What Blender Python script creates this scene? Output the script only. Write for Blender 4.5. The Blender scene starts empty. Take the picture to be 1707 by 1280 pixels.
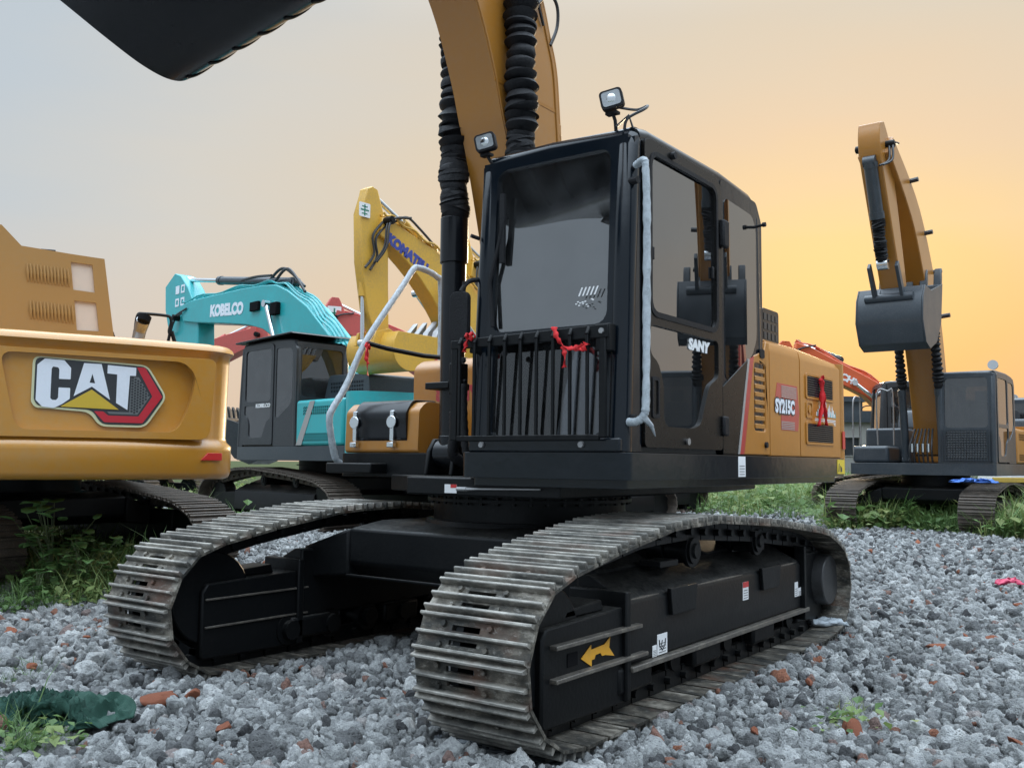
import bpy, bmesh, math, random
import numpy as np
from math import sin, cos, pi, radians as R
from mathutils import Vector, Matrix, noise
from mathutils.geometry import tessellate_polygon
random.seed(7); rng = np.random.default_rng(7)
S = bpy.context.scene
C = S.collection

# ------------------------------------------------------------------ camera
F_PX, CAM, YAW, PIT, ROLL = 1591.13, Vector((5.2832, 3.7059, 1.2319)), 3.7727, 0.0815, 0.0098
fwv = Vector((cos(YAW)*cos(PIT), sin(YAW)*cos(PIT), sin(PIT)))
rt0 = Vector((sin(YAW), -cos(YAW), 0)); up0 = rt0.cross(fwv)
rtv = rt0*cos(ROLL)+up0*sin(ROLL); upv = -rt0*sin(ROLL)+up0*cos(ROLL)
cd = bpy.data.cameras.new('camera'); cam = bpy.data.objects.new('camera', cd); C.objects.link(cam)
cam.matrix_world = Matrix(((rtv.x, upv.x, -fwv.x, CAM.x), (rtv.y, upv.y, -fwv.y, CAM.y), (rtv.z, upv.z, -fwv.z, CAM.z), (0, 0, 0, 1)))
cd.lens = 36*F_PX/1707; cd.sensor_width = 36; cd.clip_end = 3000; cd.clip_start = .05
S.camera = cam
FH = Vector((cos(YAW), sin(YAW), 0)); RH = Vector((sin(YAW), -cos(YAW), 0))   # level forward / right

def ray(u, v): return fwv+rtv*((u-853.5)/F_PX)-upv*((v-640)/F_PX)
def gp(u, v, z=0.0):                       # point on level z under a pixel of the survey photo
    d = ray(u, v); return CAM+d*((z-CAM.z)/d.z)
def at(u, depth):                          # ground position at a bearing and a distance
    p = CAM+FH*depth+RH*((u-853.5)/F_PX*depth); return Vector((p.x, p.y, 0))

# ------------------------------------------------------------------ materials
def mat(name): 
    m = bpy.data.materials.new(name); m.use_nodes = True
    nt = m.node_tree; b = nt.nodes['Principled BSDF']; return m, nt, b
def nd(nt, t, **k):
    n = nt.nodes.new(t)
    for a, v in k.items():
        if a.startswith('i_'): n.inputs[a[2:].replace('_', ' ')].default_value = v
        else: setattr(n, a, v)
    return n
def ramp(nt, fac, stops):
    r = nt.nodes.new('ShaderNodeValToRGB'); e = r.color_ramp.elements
    while len(e) < len(stops): e.new(.5)
    for el, (p, c) in zip(e, stops): el.position = p; el.color = (*c, 1) if len(c) == 3 else c
    nt.links.new(fac, r.inputs[0]); return r.outputs[0]
def paint(name, col, rough=.35, coat=.4, dirt=.25, dcol=(.16, .14, .12), scale=3., metal=0., bump=.0, spec=.5, dust=0.):
    m, nt, b = mat(name); L = nt.links.new
    tc = nd(nt, 'ShaderNodeTexCoord')
    n1 = nd(nt, 'ShaderNodeTexNoise', i_Scale=scale, i_Detail=8., i_Roughness=.62); L(tc.outputs['Object'], n1.inputs['Vector'])
    n2 = nd(nt, 'ShaderNodeTexNoise', i_Scale=scale*14, i_Detail=4.); L(tc.outputs['Object'], n2.inputs['Vector'])
    mp = nd(nt, 'ShaderNodeMath', operation='MULTIPLY'); L(n1.outputs[0], mp.inputs[0]); L(n2.outputs[0], mp.inputs[1])
    f = nd(nt, 'ShaderNodeMapRange'); f.inputs[1].default_value = .2; f.inputs[2].default_value = .42; f.inputs[4].default_value = dirt; L(mp.outputs[0], f.inputs[0])
    mx = nd(nt, 'ShaderNodeMix', data_type='RGBA'); mx.inputs['A'].default_value = (*col, 1); mx.inputs['B'].default_value = (*dcol, 1)
    L(f.outputs[0], mx.inputs['Factor']); res = mx.outputs['Result']
    if dust:
        ge = nd(nt, 'ShaderNodeNewGeometry'); sz_ = nd(nt, 'ShaderNodeSeparateXYZ'); L(ge.outputs['True Normal'], sz_.inputs[0])
        d1 = nd(nt, 'ShaderNodeMapRange'); d1.inputs[1].default_value = .45; d1.inputs[2].default_value = .9; L(sz_.outputs['Z'], d1.inputs[0])
        d2 = nd(nt, 'ShaderNodeMapRange'); d2.inputs[1].default_value = .12; d2.inputs[2].default_value = .42; d2.inputs[4].default_value = dust; L(mp.outputs[0], d2.inputs[0])
        d3 = nd(nt, 'ShaderNodeMath', operation='MULTIPLY'); L(d1.outputs[0], d3.inputs[0]); L(d2.outputs[0], d3.inputs[1])
        dm = nd(nt, 'ShaderNodeMix', data_type='RGBA'); L(d3.outputs[0], dm.inputs['Factor']); L(res, dm.inputs['A']); dm.inputs['B'].default_value = (.12, .115, .105, 1); res = dm.outputs['Result']
    L(res, b.inputs['Base Color'])
    rr_ = nd(nt, 'ShaderNodeMapRange'); rr_.inputs[3].default_value = rough*.75; rr_.inputs[4].default_value = min(1, rough*1.5); L(n1.outputs[0], rr_.inputs[0]); L(rr_.outputs[0], b.inputs['Roughness'])
    b.inputs['Metallic'].default_value = metal; b.inputs['Coat Weight'].default_value = coat; b.inputs['Coat Roughness'].default_value = .12
    b.inputs['Specular IOR Level'].default_value = spec
    if not bump and coat > .1:
        n3 = nd(nt, 'ShaderNodeTexNoise', i_Scale=scale*2.2, i_Detail=3.); L(tc.outputs['Object'], n3.inputs['Vector']); bp = nd(nt, 'ShaderNodeBump', i_Strength=.10, i_Distance=.02); L(n3.outputs[0], bp.inputs['Height']); L(bp.outputs[0], b.inputs['Normal']); L(bp.outputs[0], b.inputs['Coat Normal'])
    if bump:
        bp = nd(nt, 'ShaderNodeBump', i_Strength=bump, i_Distance=.01); L(n2.outputs[0], bp.inputs['Height']); L(bp.outputs[0], b.inputs['Normal'])
    return m
def glass(name, tint, ior, rough=.0, dust=.04):
    m, nt, b = mat(name); L = nt.links.new; nt.nodes.remove(b)
    out = nt.nodes['Material Output']
    tr = nd(nt, 'ShaderNodeBsdfTransparent'); tr.inputs[0].default_value = (*tint, 1)
    gl = nd(nt, 'ShaderNodeBsdfGlossy'); gl.inputs['Roughness'].default_value = rough; gl.inputs['Color'].default_value = (1, 1, 1, 1)
    fr = nd(nt, 'ShaderNodeFresnel'); fr.inputs[0].default_value = ior
    mx = nd(nt, 'ShaderNodeMixShader'); L(fr.outputs[0], mx.inputs[0]); L(tr.outputs[0], mx.inputs[1]); L(gl.outputs[0], mx.inputs[2])
    df = nd(nt, 'ShaderNodeBsdfDiffuse'); df.inputs[0].default_value = (.42, .43, .44, 1)
    n1 = nd(nt, 'ShaderNodeTexNoise', i_Scale=5., i_Detail=7.); tc = nd(nt, 'ShaderNodeTexCoord'); L(tc.outputs['Object'], n1.inputs['Vector'])
    f = nd(nt, 'ShaderNodeMapRange'); f.inputs[1].default_value = .35; f.inputs[2].default_value = .75; f.inputs[3].default_value = dust*.4; f.inputs[4].default_value = dust*2; L(n1.outputs[0], f.inputs[0])
    m2 = nd(nt, 'ShaderNodeMixShader'); L(f.outputs[0], m2.inputs[0]); L(mx.outputs[0], m2.inputs[1]); L(df.outputs[0], m2.inputs[2])
    L(m2.outputs[0], out.inputs[0]); return m
M = {}
M['cat'] = paint('cat_yellow_paint', (.50, .225, .026), .30, .6, .34, (.42, .26, .1), 1.4)
M['cat2'] = paint('panel_yellow_paint', (.37, .20, .055), .5, .1, .25, (.34, .22, .1), 2)
M['orange'] = paint('ochre_paint', (.42, .175, .024), .3, .35, .34, (.38, .2, .08), 2)
M['orange_side'] = paint('ochre_side_paint', (.41, .165, .022), .28, .2, .30, (.30, .15, .05), 2, spec=.35)
M['black'] = paint('black_gloss_paint', (.004, .005, .007), .22, .12, .06, (.03, .03, .034), 2.5, spec=.35)
M['blackm'] = paint('black_frame_paint', (.0035, .0042, .005), .42, .04, .14, (.022, .021, .02), 3, bump=.12, spec=.22, dust=.55)
M['cabblack'] = paint('black_cab_paint', (.003, .006, .010), .17, .12, .05, (.02, .022, .026), 2.5, spec=.38)
M['door'] = paint('dark_door_paint', (.006, .0055, .005), .24, .06, .08, (.028, .025, .022), 3, spec=.28)
M['rubber'] = paint('black_rubber', (.006, .006, .0075), .55, 0, .25, (.04, .04, .042), 6, bump=.3, spec=.3)
M['hose'] = paint('black_hose', (.02, .02, .022), .45, .1, .1)
M['chrome'] = paint('chrome_rod', (.75, .78, .8), .16, 0, .1, (.4, .4, .42), metal=1)
M['steel'] = paint('bare_steel', (.4, .4, .4), .4, 0, .4, (.15, .13, .12), 8, metal=.8)
M['white'] = paint('white_paint', (.78, .78, .78), .5, .1, .15, (.5, .48, .45), 6)
M['wrap'] = paint('plastic_wrap', (.60, .66, .70), .3, .3, .75, (.20, .24, .27), 26, bump=1.)
M['red'] = paint('red_paint', (.55, .02, .02), .4, .3, .1)
M['ribbon'] = paint('red_ribbon', (.62, .008, .012), .6, 0, .1)
M['stripe_red'] = paint('stripe_red', (.42, .03, .03), .3, .5, .1)
M['stripe_grey'] = paint('stripe_grey', (.32, .31, .30), .3, .5, .1)
M['teal'] = paint('teal_paint', (.02, .38, .40), .36, .35, .38, (.08, .25, .26), 2)
M['kyellow'] = paint('warm_yellow_paint', (.66, .375, .045), .38, .25, .5, (.40, .25, .08), 2.2)
M['hred'] = paint('faded_red_paint', (.55, .09, .075), .45, .2, .3, (.28, .09, .07), 2)
M['horange'] = paint('orange_red_paint', (.62, .10, .025), .42, .3, .2, (.4, .12, .05), 2)
M['dgrey'] = paint('dark_grey_paint', (.016, .019, .023), .42, .25, .25, (.1, .1, .1), 3)
M['slate'] = paint('slate_blue_paint', (.030, .040, .050), .4, .25, .25, (.12, .12, .12), 3)
M['blue'] = paint('blue_letter', (.04, .06, .30), .5, .1, .1)
M['hole'] = paint('dark_opening', (.006, .006, .007), .9, 0, 0, spec=.1)
M['seat'] = paint('seat_cloth', (.06, .06, .065), .8, 0, .2)
M['inner'] = paint('cab_lining', (.13, .125, .12), .7, 0, .2)
M['lens'] = paint('lamp_lens', (.45, .47, .48), .12, .8, .2, (.2, .2, .2), 20, metal=.5)
M['mesh_sky'] = paint('sky_toned_mesh', (.66, .55, .46), .7, 0, .25, (.5, .46, .42), 12)  # opaque mesh, coloured with the sky light that shows through it
M['logo_white'] = paint('logo_white', (.78, .82, .88), .4, .2, .06)
M['logo_black'] = paint('logo_black', (.025, .028, .032), .4, .3, .05)
M['logo_red'] = paint('logo_red', (.52, .015, .03), .35, .3, .05)
M['logo_yellow'] = paint('logo_yellow', (.62, .42, .03), .4, .3, .05)
M['logo_grey'] = paint('logo_grey', (.13, .14, .14), .5, .2, .05)
M['logo_cream'] = paint('logo_cream', (.62, .62, .38), .4, .2, .05)
M['arrow'] = paint('arrow_yellow', (.75, .36, .02), .4, .2, .1)
M['green_dk'] = paint('green_letter', (.02, .2, .12), .5, 0, .1)
M['brick'] = paint('brick_red', (.36, .105, .045), .9, 0, .6, (.26, .12, .08), 30, bump=1)
M['net'] = paint('green_net', (.012, .062, .042), .75, 0, .5, (.006, .03, .022), 18, bump=.8)
M['pink'] = paint('pink_scrap', (.5, .03, .09), .5, .1, .2)
M['concrete'] = paint('weathered_concrete', (.30, .29, .27), .9, 0, .6, (.18, .17, .15), 1.2)
M['bluecloth'] = paint('blue_tarp', (.06, .17, .55), .6, 0, .3, (.03, .08, .3), 12)
M['goldbar'] = paint('yellow_plank', (.5, .33, .05), .5, .1, .3)
M['glass'] = glass('tinted_cab_glass', (.40, .40, .40), 2.0, 0, .03)
M['glass_side'] = glass('tinted_side_glass', (.22, .20, .19), 2.9, 0, .012)
M['glass_clear'] = glass('clear_cab_glass', (.85, .85, .83), 1.5, 0, .02)
M['glass_front'] = glass('windscreen_glass', (.60, .64, .68), 3.0, 0, .03)
M['glass_low'] = glass('lower_front_glass', (.5, .52, .55), 1.8, 0, .015)
def track_mat():
    m, nt, b = mat('worn_track_steel'); L = nt.links.new
    tc = nd(nt, 'ShaderNodeTexCoord'); oi = nd(nt, 'ShaderNodeObjectInfo')
    ad = nd(nt, 'ShaderNodeVectorMath', operation='ADD'); L(tc.outputs['Object'], ad.inputs[0])
    sc = nd(nt, 'ShaderNodeVectorMath', operation='SCALE'); L(oi.outputs['Location'], sc.inputs[0]); sc.inputs['Scale'].default_value = 3.7; L(sc.outputs[0], ad.inputs[1])
    mpv = nd(nt, 'ShaderNodeMapping'); mpv.inputs['Scale'].default_value = (1, .45, 1); L(ad.outputs[0], mpv.inputs[0])
    n1 = nd(nt, 'ShaderNodeTexNoise', i_Scale=9., i_Detail=9., i_Roughness=.72); L(mpv.outputs[0], n1.inputs['Vector'])
    n2 = nd(nt, 'ShaderNodeTexNoise', i_Scale=45., i_Detail=6., i_Roughness=.7); L(mpv.outputs[0], n2.inputs['Vector'])
    n3 = nd(nt, 'ShaderNodeTexNoise', i_Scale=3., i_Detail=5.); L(ad.outputs[0], n3.inputs['Vector'])
    base = ramp(nt, n1.outputs[0], [(.30, (.012, .015, .016)), (.44, (.044, .042, .036)), (.54, (.115, .102, .082)), (.66, (.34, .31, .26))])
    rust = ramp(nt, n3.outputs[0], [(.56, (0, 0, 0)), (.70, (1, 1, 1))])
    mx = nd(nt, 'ShaderNodeMix', data_type='RGBA'); L(rust, mx.inputs['Factor']); L(base, mx.inputs['A']); mx.inputs['B'].default_value = (.12, .062, .04, 1)
    sp = ramp(nt, n2.outputs[0], [(.55, (0, 0, 0)), (.66, (1, 1, 1))])
    # ground steel on the ridges: they are the outermost part of each shoe
    sx = nd(nt, 'ShaderNodeSeparateXYZ'); L(tc.outputs['Object'], sx.inputs[0])
    at_ = nd(nt, 'ShaderNodeAttribute', attribute_name='ridge')
    ml = nd(nt, 'ShaderNodeMath', operation='MULTIPLY_ADD'); L(at_.outputs['Fac'], ml.inputs[0]); ml.inputs[1].default_value = .50; 
    m3 = nd(nt, 'ShaderNodeMath', operation='MULTIPLY'); L(sp, m3.inputs[0]); m3.inputs[1].default_value = .38; L(m3.outputs[0], ml.inputs[2])
    n4 = ramp(nt, n1.outputs[0], [(.32, (.25, .25, .25)), (.6, (1, 1, 1))])
    m4 = nd(nt, 'ShaderNodeMath', operation='MULTIPLY'); L(ml.outputs[0], m4.inputs[0]); L(n4, m4.inputs[1])
    mx2 = nd(nt, 'ShaderNodeMix', data_type='RGBA'); L(m4.outputs[0], mx2.inputs['Factor']); L(mx.outputs['Result'], mx2.inputs['A']); mx2.inputs['B'].default_value = (.56, .54, .49, 1)
    L(mx2.outputs['Result'], b.inputs['Base Color']); b.inputs['Roughness'].default_value = .5; b.inputs['Metallic'].default_value = .35
    bp = nd(nt, 'ShaderNodeBump', i_Strength=.6, i_Distance=.006); L(n2.outputs[0], bp.inputs['Height']); L(bp.outputs[0], b.inputs['Normal'])
    return m
M['track'] = track_mat()
M['worn'] = paint('worn_edge', (.10, .09, .08), .45, .1, .8, (.30, .27, .22), 20, metal=.4)
M['track_far'] = paint('brown_track_steel', (.075, .062, .05), .6, 0, .7, (.2, .16, .13), 7, metal=.2, bump=.4)

# ------------------------------------------------------------------ mesh builder
class MB:
    def __init__(s): s.v = []; s.f = []; s.tag = {}
    def add(s, vs, fs, X=None):
        n = len(s.v)
        s.v += [tuple(X @ Vector(p)) if X is not None else tuple(p) for p in vs]
        s.f += [tuple(i+n for i in f) for f in fs]; return s
    def box(s, x0, x1, y0, y1, z0, z1, X=None):
        return s.add([(x0, y0, z0), (x1, y0, z0), (x1, y1, z0), (x0, y1, z0), (x0, y0, z1), (x1, y0, z1), (x1, y1, z1), (x0, y1, z1)],
                     [(0, 3, 2, 1), (4, 5, 6, 7), (0, 1, 5, 4), (1, 2, 6, 5), (2, 3, 7, 6), (3, 0, 4, 7)], X)
    def prism(s, poly, a, b, ax='y', X=None):
        mp = {'y': lambda u, v, t: (u, t, v), 'x': lambda u, v, t: (t, u, v), 'z': lambda u, v, t: (u, v, t)}[ax]
        n = len(poly)
        tr = tessellate_polygon([[Vector((u, v, 0)) for u, v in poly]])
        vs = [mp(u, v, a) for u, v in poly]+[mp(u, v, b) for u, v in poly]
        if n <= 4: fs = [tuple(range(n)), tuple(range(2*n-1, n-1, -1))]
        else: fs = [tuple(t) for t in tr]+[tuple(i+n for i in reversed(t)) for t in tr]
        fs += [(i, (i+1) % n, n+(i+1) % n, n+i) for i in range(n)]
        return s.add(vs, fs, X)
    def panel(s, outer, holes, t0, t1, mp):       # flat plate with openings; mp(u, v, t) -> xyz
        loops = [outer]+holes; pts = [p for l in loops for p in l]; n = len(pts)
        tr = tessellate_polygon([[Vector((u, v, 0)) for u, v in l] for l in loops])
        vs = [mp(u, v, t0) for u, v in pts]+[mp(u, v, t1) for u, v in pts]
        fs = [tuple(t) for t in tr]+[tuple(i+n for i in reversed(t)) for t in tr]
        k = 0
        for l in loops:
            m = len(l); fs += [(k+i, k+(i+1) % m, n+k+(i+1) % m, n+k+i) for i in range(m)]; k += m
        return s.add(vs, fs)
    def tube(s, path, r, n=8, closed=False):
        P = [Vector(p) for p in path]; m = len(P); rr = r if isinstance(r, (list, tuple)) else [r]*m
        base = len(s.v); up = None
        for i in range(m):
            d = (P[(i+1) % m]-P[i-1]) if (closed or 0 < i < m-1) else (P[1]-P[0] if i == 0 else P[-1]-P[-2])
            d.normalize()
            if up is None: up = d.orthogonal().normalized()
            up = (up-d*up.dot(d)).normalized(); w = d.cross(up)
            s.v += [tuple(P[i]+(up*cos(2*pi*k/n)+w*sin(2*pi*k/n))*rr[i]) for k in range(n)]
        for i in range(m if closed else m-1):
            a = base+i*n; b = base+((i+1) % m)*n
            s.f += [(a+k, a+(k+1) % n, b+(k+1) % n, b+k) for k in range(n)]
        if not closed: s.f += [tuple(base+k for k in range(n))[::-1], tuple(base+(m-1)*n+k for k in range(n))]
        return s
    def cyl(s, p0, p1, r0, r1=None, n=20): return s.tube([p0, p1], [r0, r0 if r1 is None else r1], n)
    def build(s, name, m, parent=None, bevel=0, seg=2, loc=None, rot=None, sharp=35, smooth=True):
        me = bpy.data.meshes.new(name); me.from_pydata(s.v, [], s.f)
        bm = bmesh.new(); bm.from_mesh(me); bmesh.ops.recalc_face_normals(bm, faces=bm.faces); bm.to_mesh(me); bm.free()
        if smooth:
            me.polygons.foreach_set('use_smooth', [True]*len(me.polygons)); me.set_sharp_from_angle(angle=R(sharp))
        me.materials.append(m)
        o = bpy.data.objects.new(name, me); C.objects.link(o)
        if parent: o.parent = parent
        if loc: o.location = loc
        if rot: o.rotation_euler = rot
        if bevel:
            b = o.modifiers.new('b', 'BEVEL'); b.width = bevel; b.segments = seg; b.limit_method = 'ANGLE'; b.angle_limit = R(40)
        return o
def rr(x0, y0, x1, y1, r, n=4):
    o = []
    for cx, cy, a in ((x1-r, y0+r, -90), (x1-r, y1-r, 0), (x0+r, y1-r, 90), (x0+r, y0+r, 180)):
        o += [(cx+r*cos(R(a+90*k/n)), cy+r*sin(R(a+90*k/n))) for k in range(n+1)]
    return o
def rpoly(pts, r, n=4):                  # round the corners of a polygon
    o = []; m = len(pts)
    for i in range(m):
        p0, p, p1 = Vector(pts[i-1]), Vector(pts[i]), Vector(pts[(i+1) % m])
        a = (p0-p); b = (p1-p); q = min(r, a.length*.45, b.length*.45); a = p+a.normalized()*q; b = p+b.normalized()*q
        for k in range(n+1):
            t = k/n; w = a*(1-t)**2+p*2*t*(1-t)+b*t*t; o.append((w.x, w.y))
    return o
def smooth_path(pts, n=8, closed=False):
    P = [Vector(p) for p in pts]; m = len(P); o = []
    for i in range(m if closed else m-1):
        g = (lambda j: P[j % m]) if closed else (lambda j: P[max(0, min(m-1, j))])
        a, b, c, d = g(i-1), g(i), g(i+1), g(i+2)
        for k in range(n):
            t = k/n; o.append(.5*((2*b)+(c-a)*t+(2*a-5*b+4*c-d)*t*t+(3*b-a-3*c+d)*t**3))
    if not closed: o.append(P[-1])
    return o
def tag(o, label, cat, group=None):
    o['label'] = label; o['category'] = cat
    if group: o['group'] = group
    return o
def lab(o, t): o['label'] = t; return o
def empty(name, loc=(0, 0, 0), rz=0, label='', cat='', group=None, sc=1):
    o = bpy.data.objects.new(name, None); C.objects.link(o); o.location = loc; o.rotation_euler = (0, 0, rz); o.scale = (sc,)*3
    o.empty_display_size = .2
    return tag(o, label, cat, group)
def structure(o): o['kind'] = 'structure'; return o
def kids(o): return [c for c in bpy.data.objects if c.parent == o]
def text(s, size, m, parent, mp, name='lettering', bold=.0, sx=1., shear=0., t=.004, align='LEFT', sp=1.):
    cu = bpy.data.curves.new('t', 'FONT'); cu.body = s; cu.size = size; cu.offset = bold; cu.shear = shear; cu.align_x = align; cu.space_character = sp
    cu.resolution_u = 3
    ob = bpy.data.objects.new('t', cu); C.objects.link(ob); bpy.context.view_layer.update()
    me0 = bpy.data.meshes.new_from_object(ob.evaluated_get(bpy.context.evaluated_depsgraph_get()))
    mb = MB(); n = len(me0.vertices)
    mb.v = [mp(v.co.x*sx, v.co.y, t) for v in me0.vertices]+[mp(v.co.x*sx, v.co.y, 0) for v in me0.vertices]
    mb.f = [tuple(p.vertices) for p in me0.polygons]
    from collections import Counter
    ec = Counter(); od = {}
    for p in me0.polygons:
        vs = list(p.vertices)
        for i in range(len(vs)):
            a, b = vs[i], vs[(i+1) % len(vs)]; k = (min(a, b), max(a, b)); ec[k] += 1; od[k] = (a, b)
    mb.f += [(od[k][1], od[k][0], od[k][0]+n, od[k][1]+n) for k, c in ec.items() if c == 1]
    bpy.data.objects.remove(ob); bpy.data.curves.remove(cu); bpy.data.meshes.remove(me0)
    return mb.build(name, m, parent, smooth=False)

# ------------------------------------------------------------------ crawler undercarriage
TP = [(2.16, .42), (2.135, .22), (1.95, .005), (1.70, -.03), (0, -.03), (-1.62, -.03), (-1.93, .03), (-2.10, .2), (-2.14, .40), (-2.07, .57), (-1.91, .68), (-1.57, .79), (-.635, .89), (.28, .951), (.8, .94), (1.36, .862), (1.88, .765), (1.99, .71), (2.09, .60)]
def resample(pts, pitch):
    P = [Vector(p) for p in pts]; P.append(P[0]); L = [0]
    for a, b in zip(P, P[1:]): L.append(L[-1]+(b-a).length)
    n = round(L[-1]/pitch); out = []
    for k in range(n):
        d = L[-1]*k/n; i = max(j for j in range(len(L)-1) if L[j] <= d+1e-9)
        out.append(P[i].lerp(P[i+1], (d-L[i])/(L[i+1]-L[i])))
    return out
def shoe_mesh(mb, X=None, detail=True, w=.6, pit=.19):
    h = pit/2; y = w/2
    if detail:
        z0, z1 = -.047, -.032
        hy = .055
        mb.box(-h+.004, h-.012, -y, -hy-.07, z0, z1, X); mb.box(-h+.004, h-.012, hy-.03, y, z0, z1, X)
        mb.box(-h+.004, -h+.05, -hy-.07, hy-.03, z0, z1, X); mb.box(h-.055, h-.012, -hy-.07, hy-.03, z0, z1, X)
        mb.box(-.02, .02, -hy-.07, hy-.03, z0, z1, X)
        for gx in (-h+.018, 0, h-.026):
            mb.prism([(gx-.012, z1-.002), (gx+.012, z1-.002), (gx+.007, -.003), (gx+.004, 0), (gx-.004, 0), (gx-.007, -.003)], -y+.004, y-.004, 'y', X)
        for by in (-.17, -.15+.23):
            for bx in (-.045, .045):
                c = Vector((bx, by, 0)); mb.tube([X @ Vector((bx, by, z1-.002)), X @ Vector((bx, by, z1+.014))], [.016, .013], 6) if X is not None else mb.tube([(bx, by, z1-.002), (bx, by, z1+.014)], [.016, .013], 6)
    else:
        mb.box(-h+.006, h-.01, -y, y, -.045, -.028, X)
        for gx in (-h+.02, 0, h-.025): mb.box(gx-.009, gx+.009, -y+.003, y-.003, -.03, 0, X)
def undercarriage(root, detail, mt, mf, yaw=0.):
    cs, sn = cos(yaw), sin(yaw)
    pts = resample(TP, .19); N = len(pts)
    if detail:
        sm = MB(); shoe_mesh(sm); sh = sm.build('track_shoe', mt, None); C.objects.unlink(sh); sme = sh.data; bpy.data.objects.remove(sh)
        at_ = sme.attributes.new('ridge', 'FLOAT', 'POINT'); at_.data.foreach_set('value', [max(0., min(1., (v.co.z+.014)/.012)) for v in sme.vertices])
    out = []
    for sd in (1, -1):
        yc = 1.19*sd
        chain = MB(); sho = MB()
        tr = None
        fr = []
        for i in range(N):
            a, b = pts[i], pts[(i+1) % N]; c = (a+b)/2; d = (b-a); L = d.length; d.normalize(); nrm = Vector((-d.y, d.x))   # path runs clockwise seen from -y: outward normal
            nrm = Vector((-d.y, d.x)) if (Vector((-d.y, d.x)).dot(c-Vector((0, .45)))) > 0 else Vector((d.y, -d.x))
            X = Matrix(((d.x, 0, nrm.x, c.x), (0, 1, 0, yc), (d.y, 0, nrm.y, c.y), (0, 0, 0, 1)))
            fr.append(X)
            if X.determinant() < 0: fr[-1] = X = X @ Matrix.Diagonal((1, -1, 1, 1))
            for q in (-.115, .055):
                chain.box(-.088, .088, q, q+.04, -.15, -.048, X)
            p0 = X @ Vector((-.095, -.16, -.10)); p1 = X @ Vector((-.095, .13, -.10)); chain.cyl(p0, p1, .022, n=8)
            if not detail: shoe_mesh(sho, X, False)
        if detail:
            tr = chain.build('crawler_track', M['blackm'], root, rot=(0, 0, yaw))
            for X in fr:
                j = Matrix.Rotation(random.uniform(-.012, .012), 4, 'Y')
                o = bpy.data.objects.new('track_shoe', sme); C.objects.link(o); o.parent = tr; o.matrix_local = X @ j
        else:
            sho.v += []; n = len(sho.v); sho.v += chain.v; sho.f += [tuple(i+n for i in f) for f in chain.f]
            tr = sho.build('crawler_track', mt, root, rot=(0, 0, yaw), smooth=False)
        # frame
        mb = MB(); y = lambda v: sd*v
        def pb(poly, a, b): mb.prism(poly, min(y(a), y(b)), max(y(a), y(b)), 'y')
        def bx(x0, x1, a, b, z0, z1): mb.box(x0, x1, min(y(a), y(b)), max(y(a), y(b)), z0, z1)
        sec = [(1.34, .235), (1.34, .53), (1.325, .555), (1.29, .575), (1.12, .66), (1.04, .66), (1.04, .235)]
        mb.prism([(y(a), b) for a, b in sec], -1.42, 1.06, 'x')
        gz = [(1.06, .06), (1.78, .07), (1.80, .10), (1.80, .46), (1.77, .505), (1.06, .525)]
        pb(gz, 1.05, 1.335)
        pb([(-2.0, .20), (-1.9, .10), (-1.42, .12), (-1.42, .66), (-1.85, .62), (-2.0, .5)], 1.06, 1.31)
        fo = mb.build('track_frame', mf, root, bevel=.012, rot=(0, 0, yaw))
        if detail:
            mb = MB()
            bx(-1.5, 1.06, 1.32, 1.375, .205, .232)
            mb.build('frame_rail', M['worn'], fo, bevel=.004)
            for xa, xb in ((.70, 1.05), (-.42, .25), (-1.38, -1.0)):
                mb = MB(); mb.tube([(xa, y(1.326), .549), ((xa+xb)/2, y(1.3265), .5495), (xb, y(1.326), .549)], [.003, .009, .003], 8); mb.build('worn_edge', M['worn'], fo)
            mb = MB()
            bx(.96, 1.74, 1.33, 1.375, .412, .432); mb.build('guard_rib', M['worn'], fo, bevel=.004)
            mb = MB(); bx(.90, 1.74, 1.33, 1.375, .268, .288); mb.build('guard_rib', M['worn'], fo, bevel=.004)
            for zz in (.25, .41):
                mb = MB(); bx(1.0, 1.78, 1.035, 1.05, zz, zz+.012); mb.build('guard_rib', M['worn'], fo, bevel=.003)
            mb = MB(); bx(1.05, 1.10, 1.02, 1.36, .07, .60); mb.build('end_flange', mf, fo, bevel=.01)
            mb = MB(); mb.prism([(1.22, .52), (1.58, .52), (1.55, .555), (1.24, .575)], min(y(1.12), y(1.30)), max(y(1.12), y(1.30)), 'y'); mb.build('top_lug', mf, fo, bevel=.008)
            mb = MB(); bx(1.515, 1.60, 1.336, 1.3385, .315, .375); mb.build('adjuster_slot', M['hole'], fo)
            for x0 in (.33, -.95):
                mb = MB(); mb.prism([(x0, .43), (x0+.28, .43), (x0+.30, .57), (x0-.03, .57)], min(y(1.34), y(1.365)), max(y(1.34), y(1.365)), 'y'); mb.build('bracket', mf, fo, bevel=.004)
                mb = MB(); bx(x0+.02, x0+.24, 1.14, 1.27, .665, .70); mb.build('cover_plate', mf, fo, bevel=.004)
            for k in range(3): mb = MB(); bx(-.9+k*.85, -.55+k*.85, 1.02, 1.345, .10, .236); mb.build('track_guide', mf, fo, bevel=.02)
            mb = MB(); mb.cyl((-1.92, y(1.30), .385), (-1.92, y(1.39), .385), .19, .18, 32); o = mb.build('drive_cover', paint('drive_grey', (.035, .035, .036), .5, .2, .4, (.09, .09, .09), 4), fo, bevel=.008); 
            mb = MB(); bx(-2.0, -1.44, 1.31, 1.33, .585, .60); bx(-1.455, -1.42, 1.06, 1.37, .15, .66); mb.build('drive_guard', mf, fo, bevel=.004)
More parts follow.
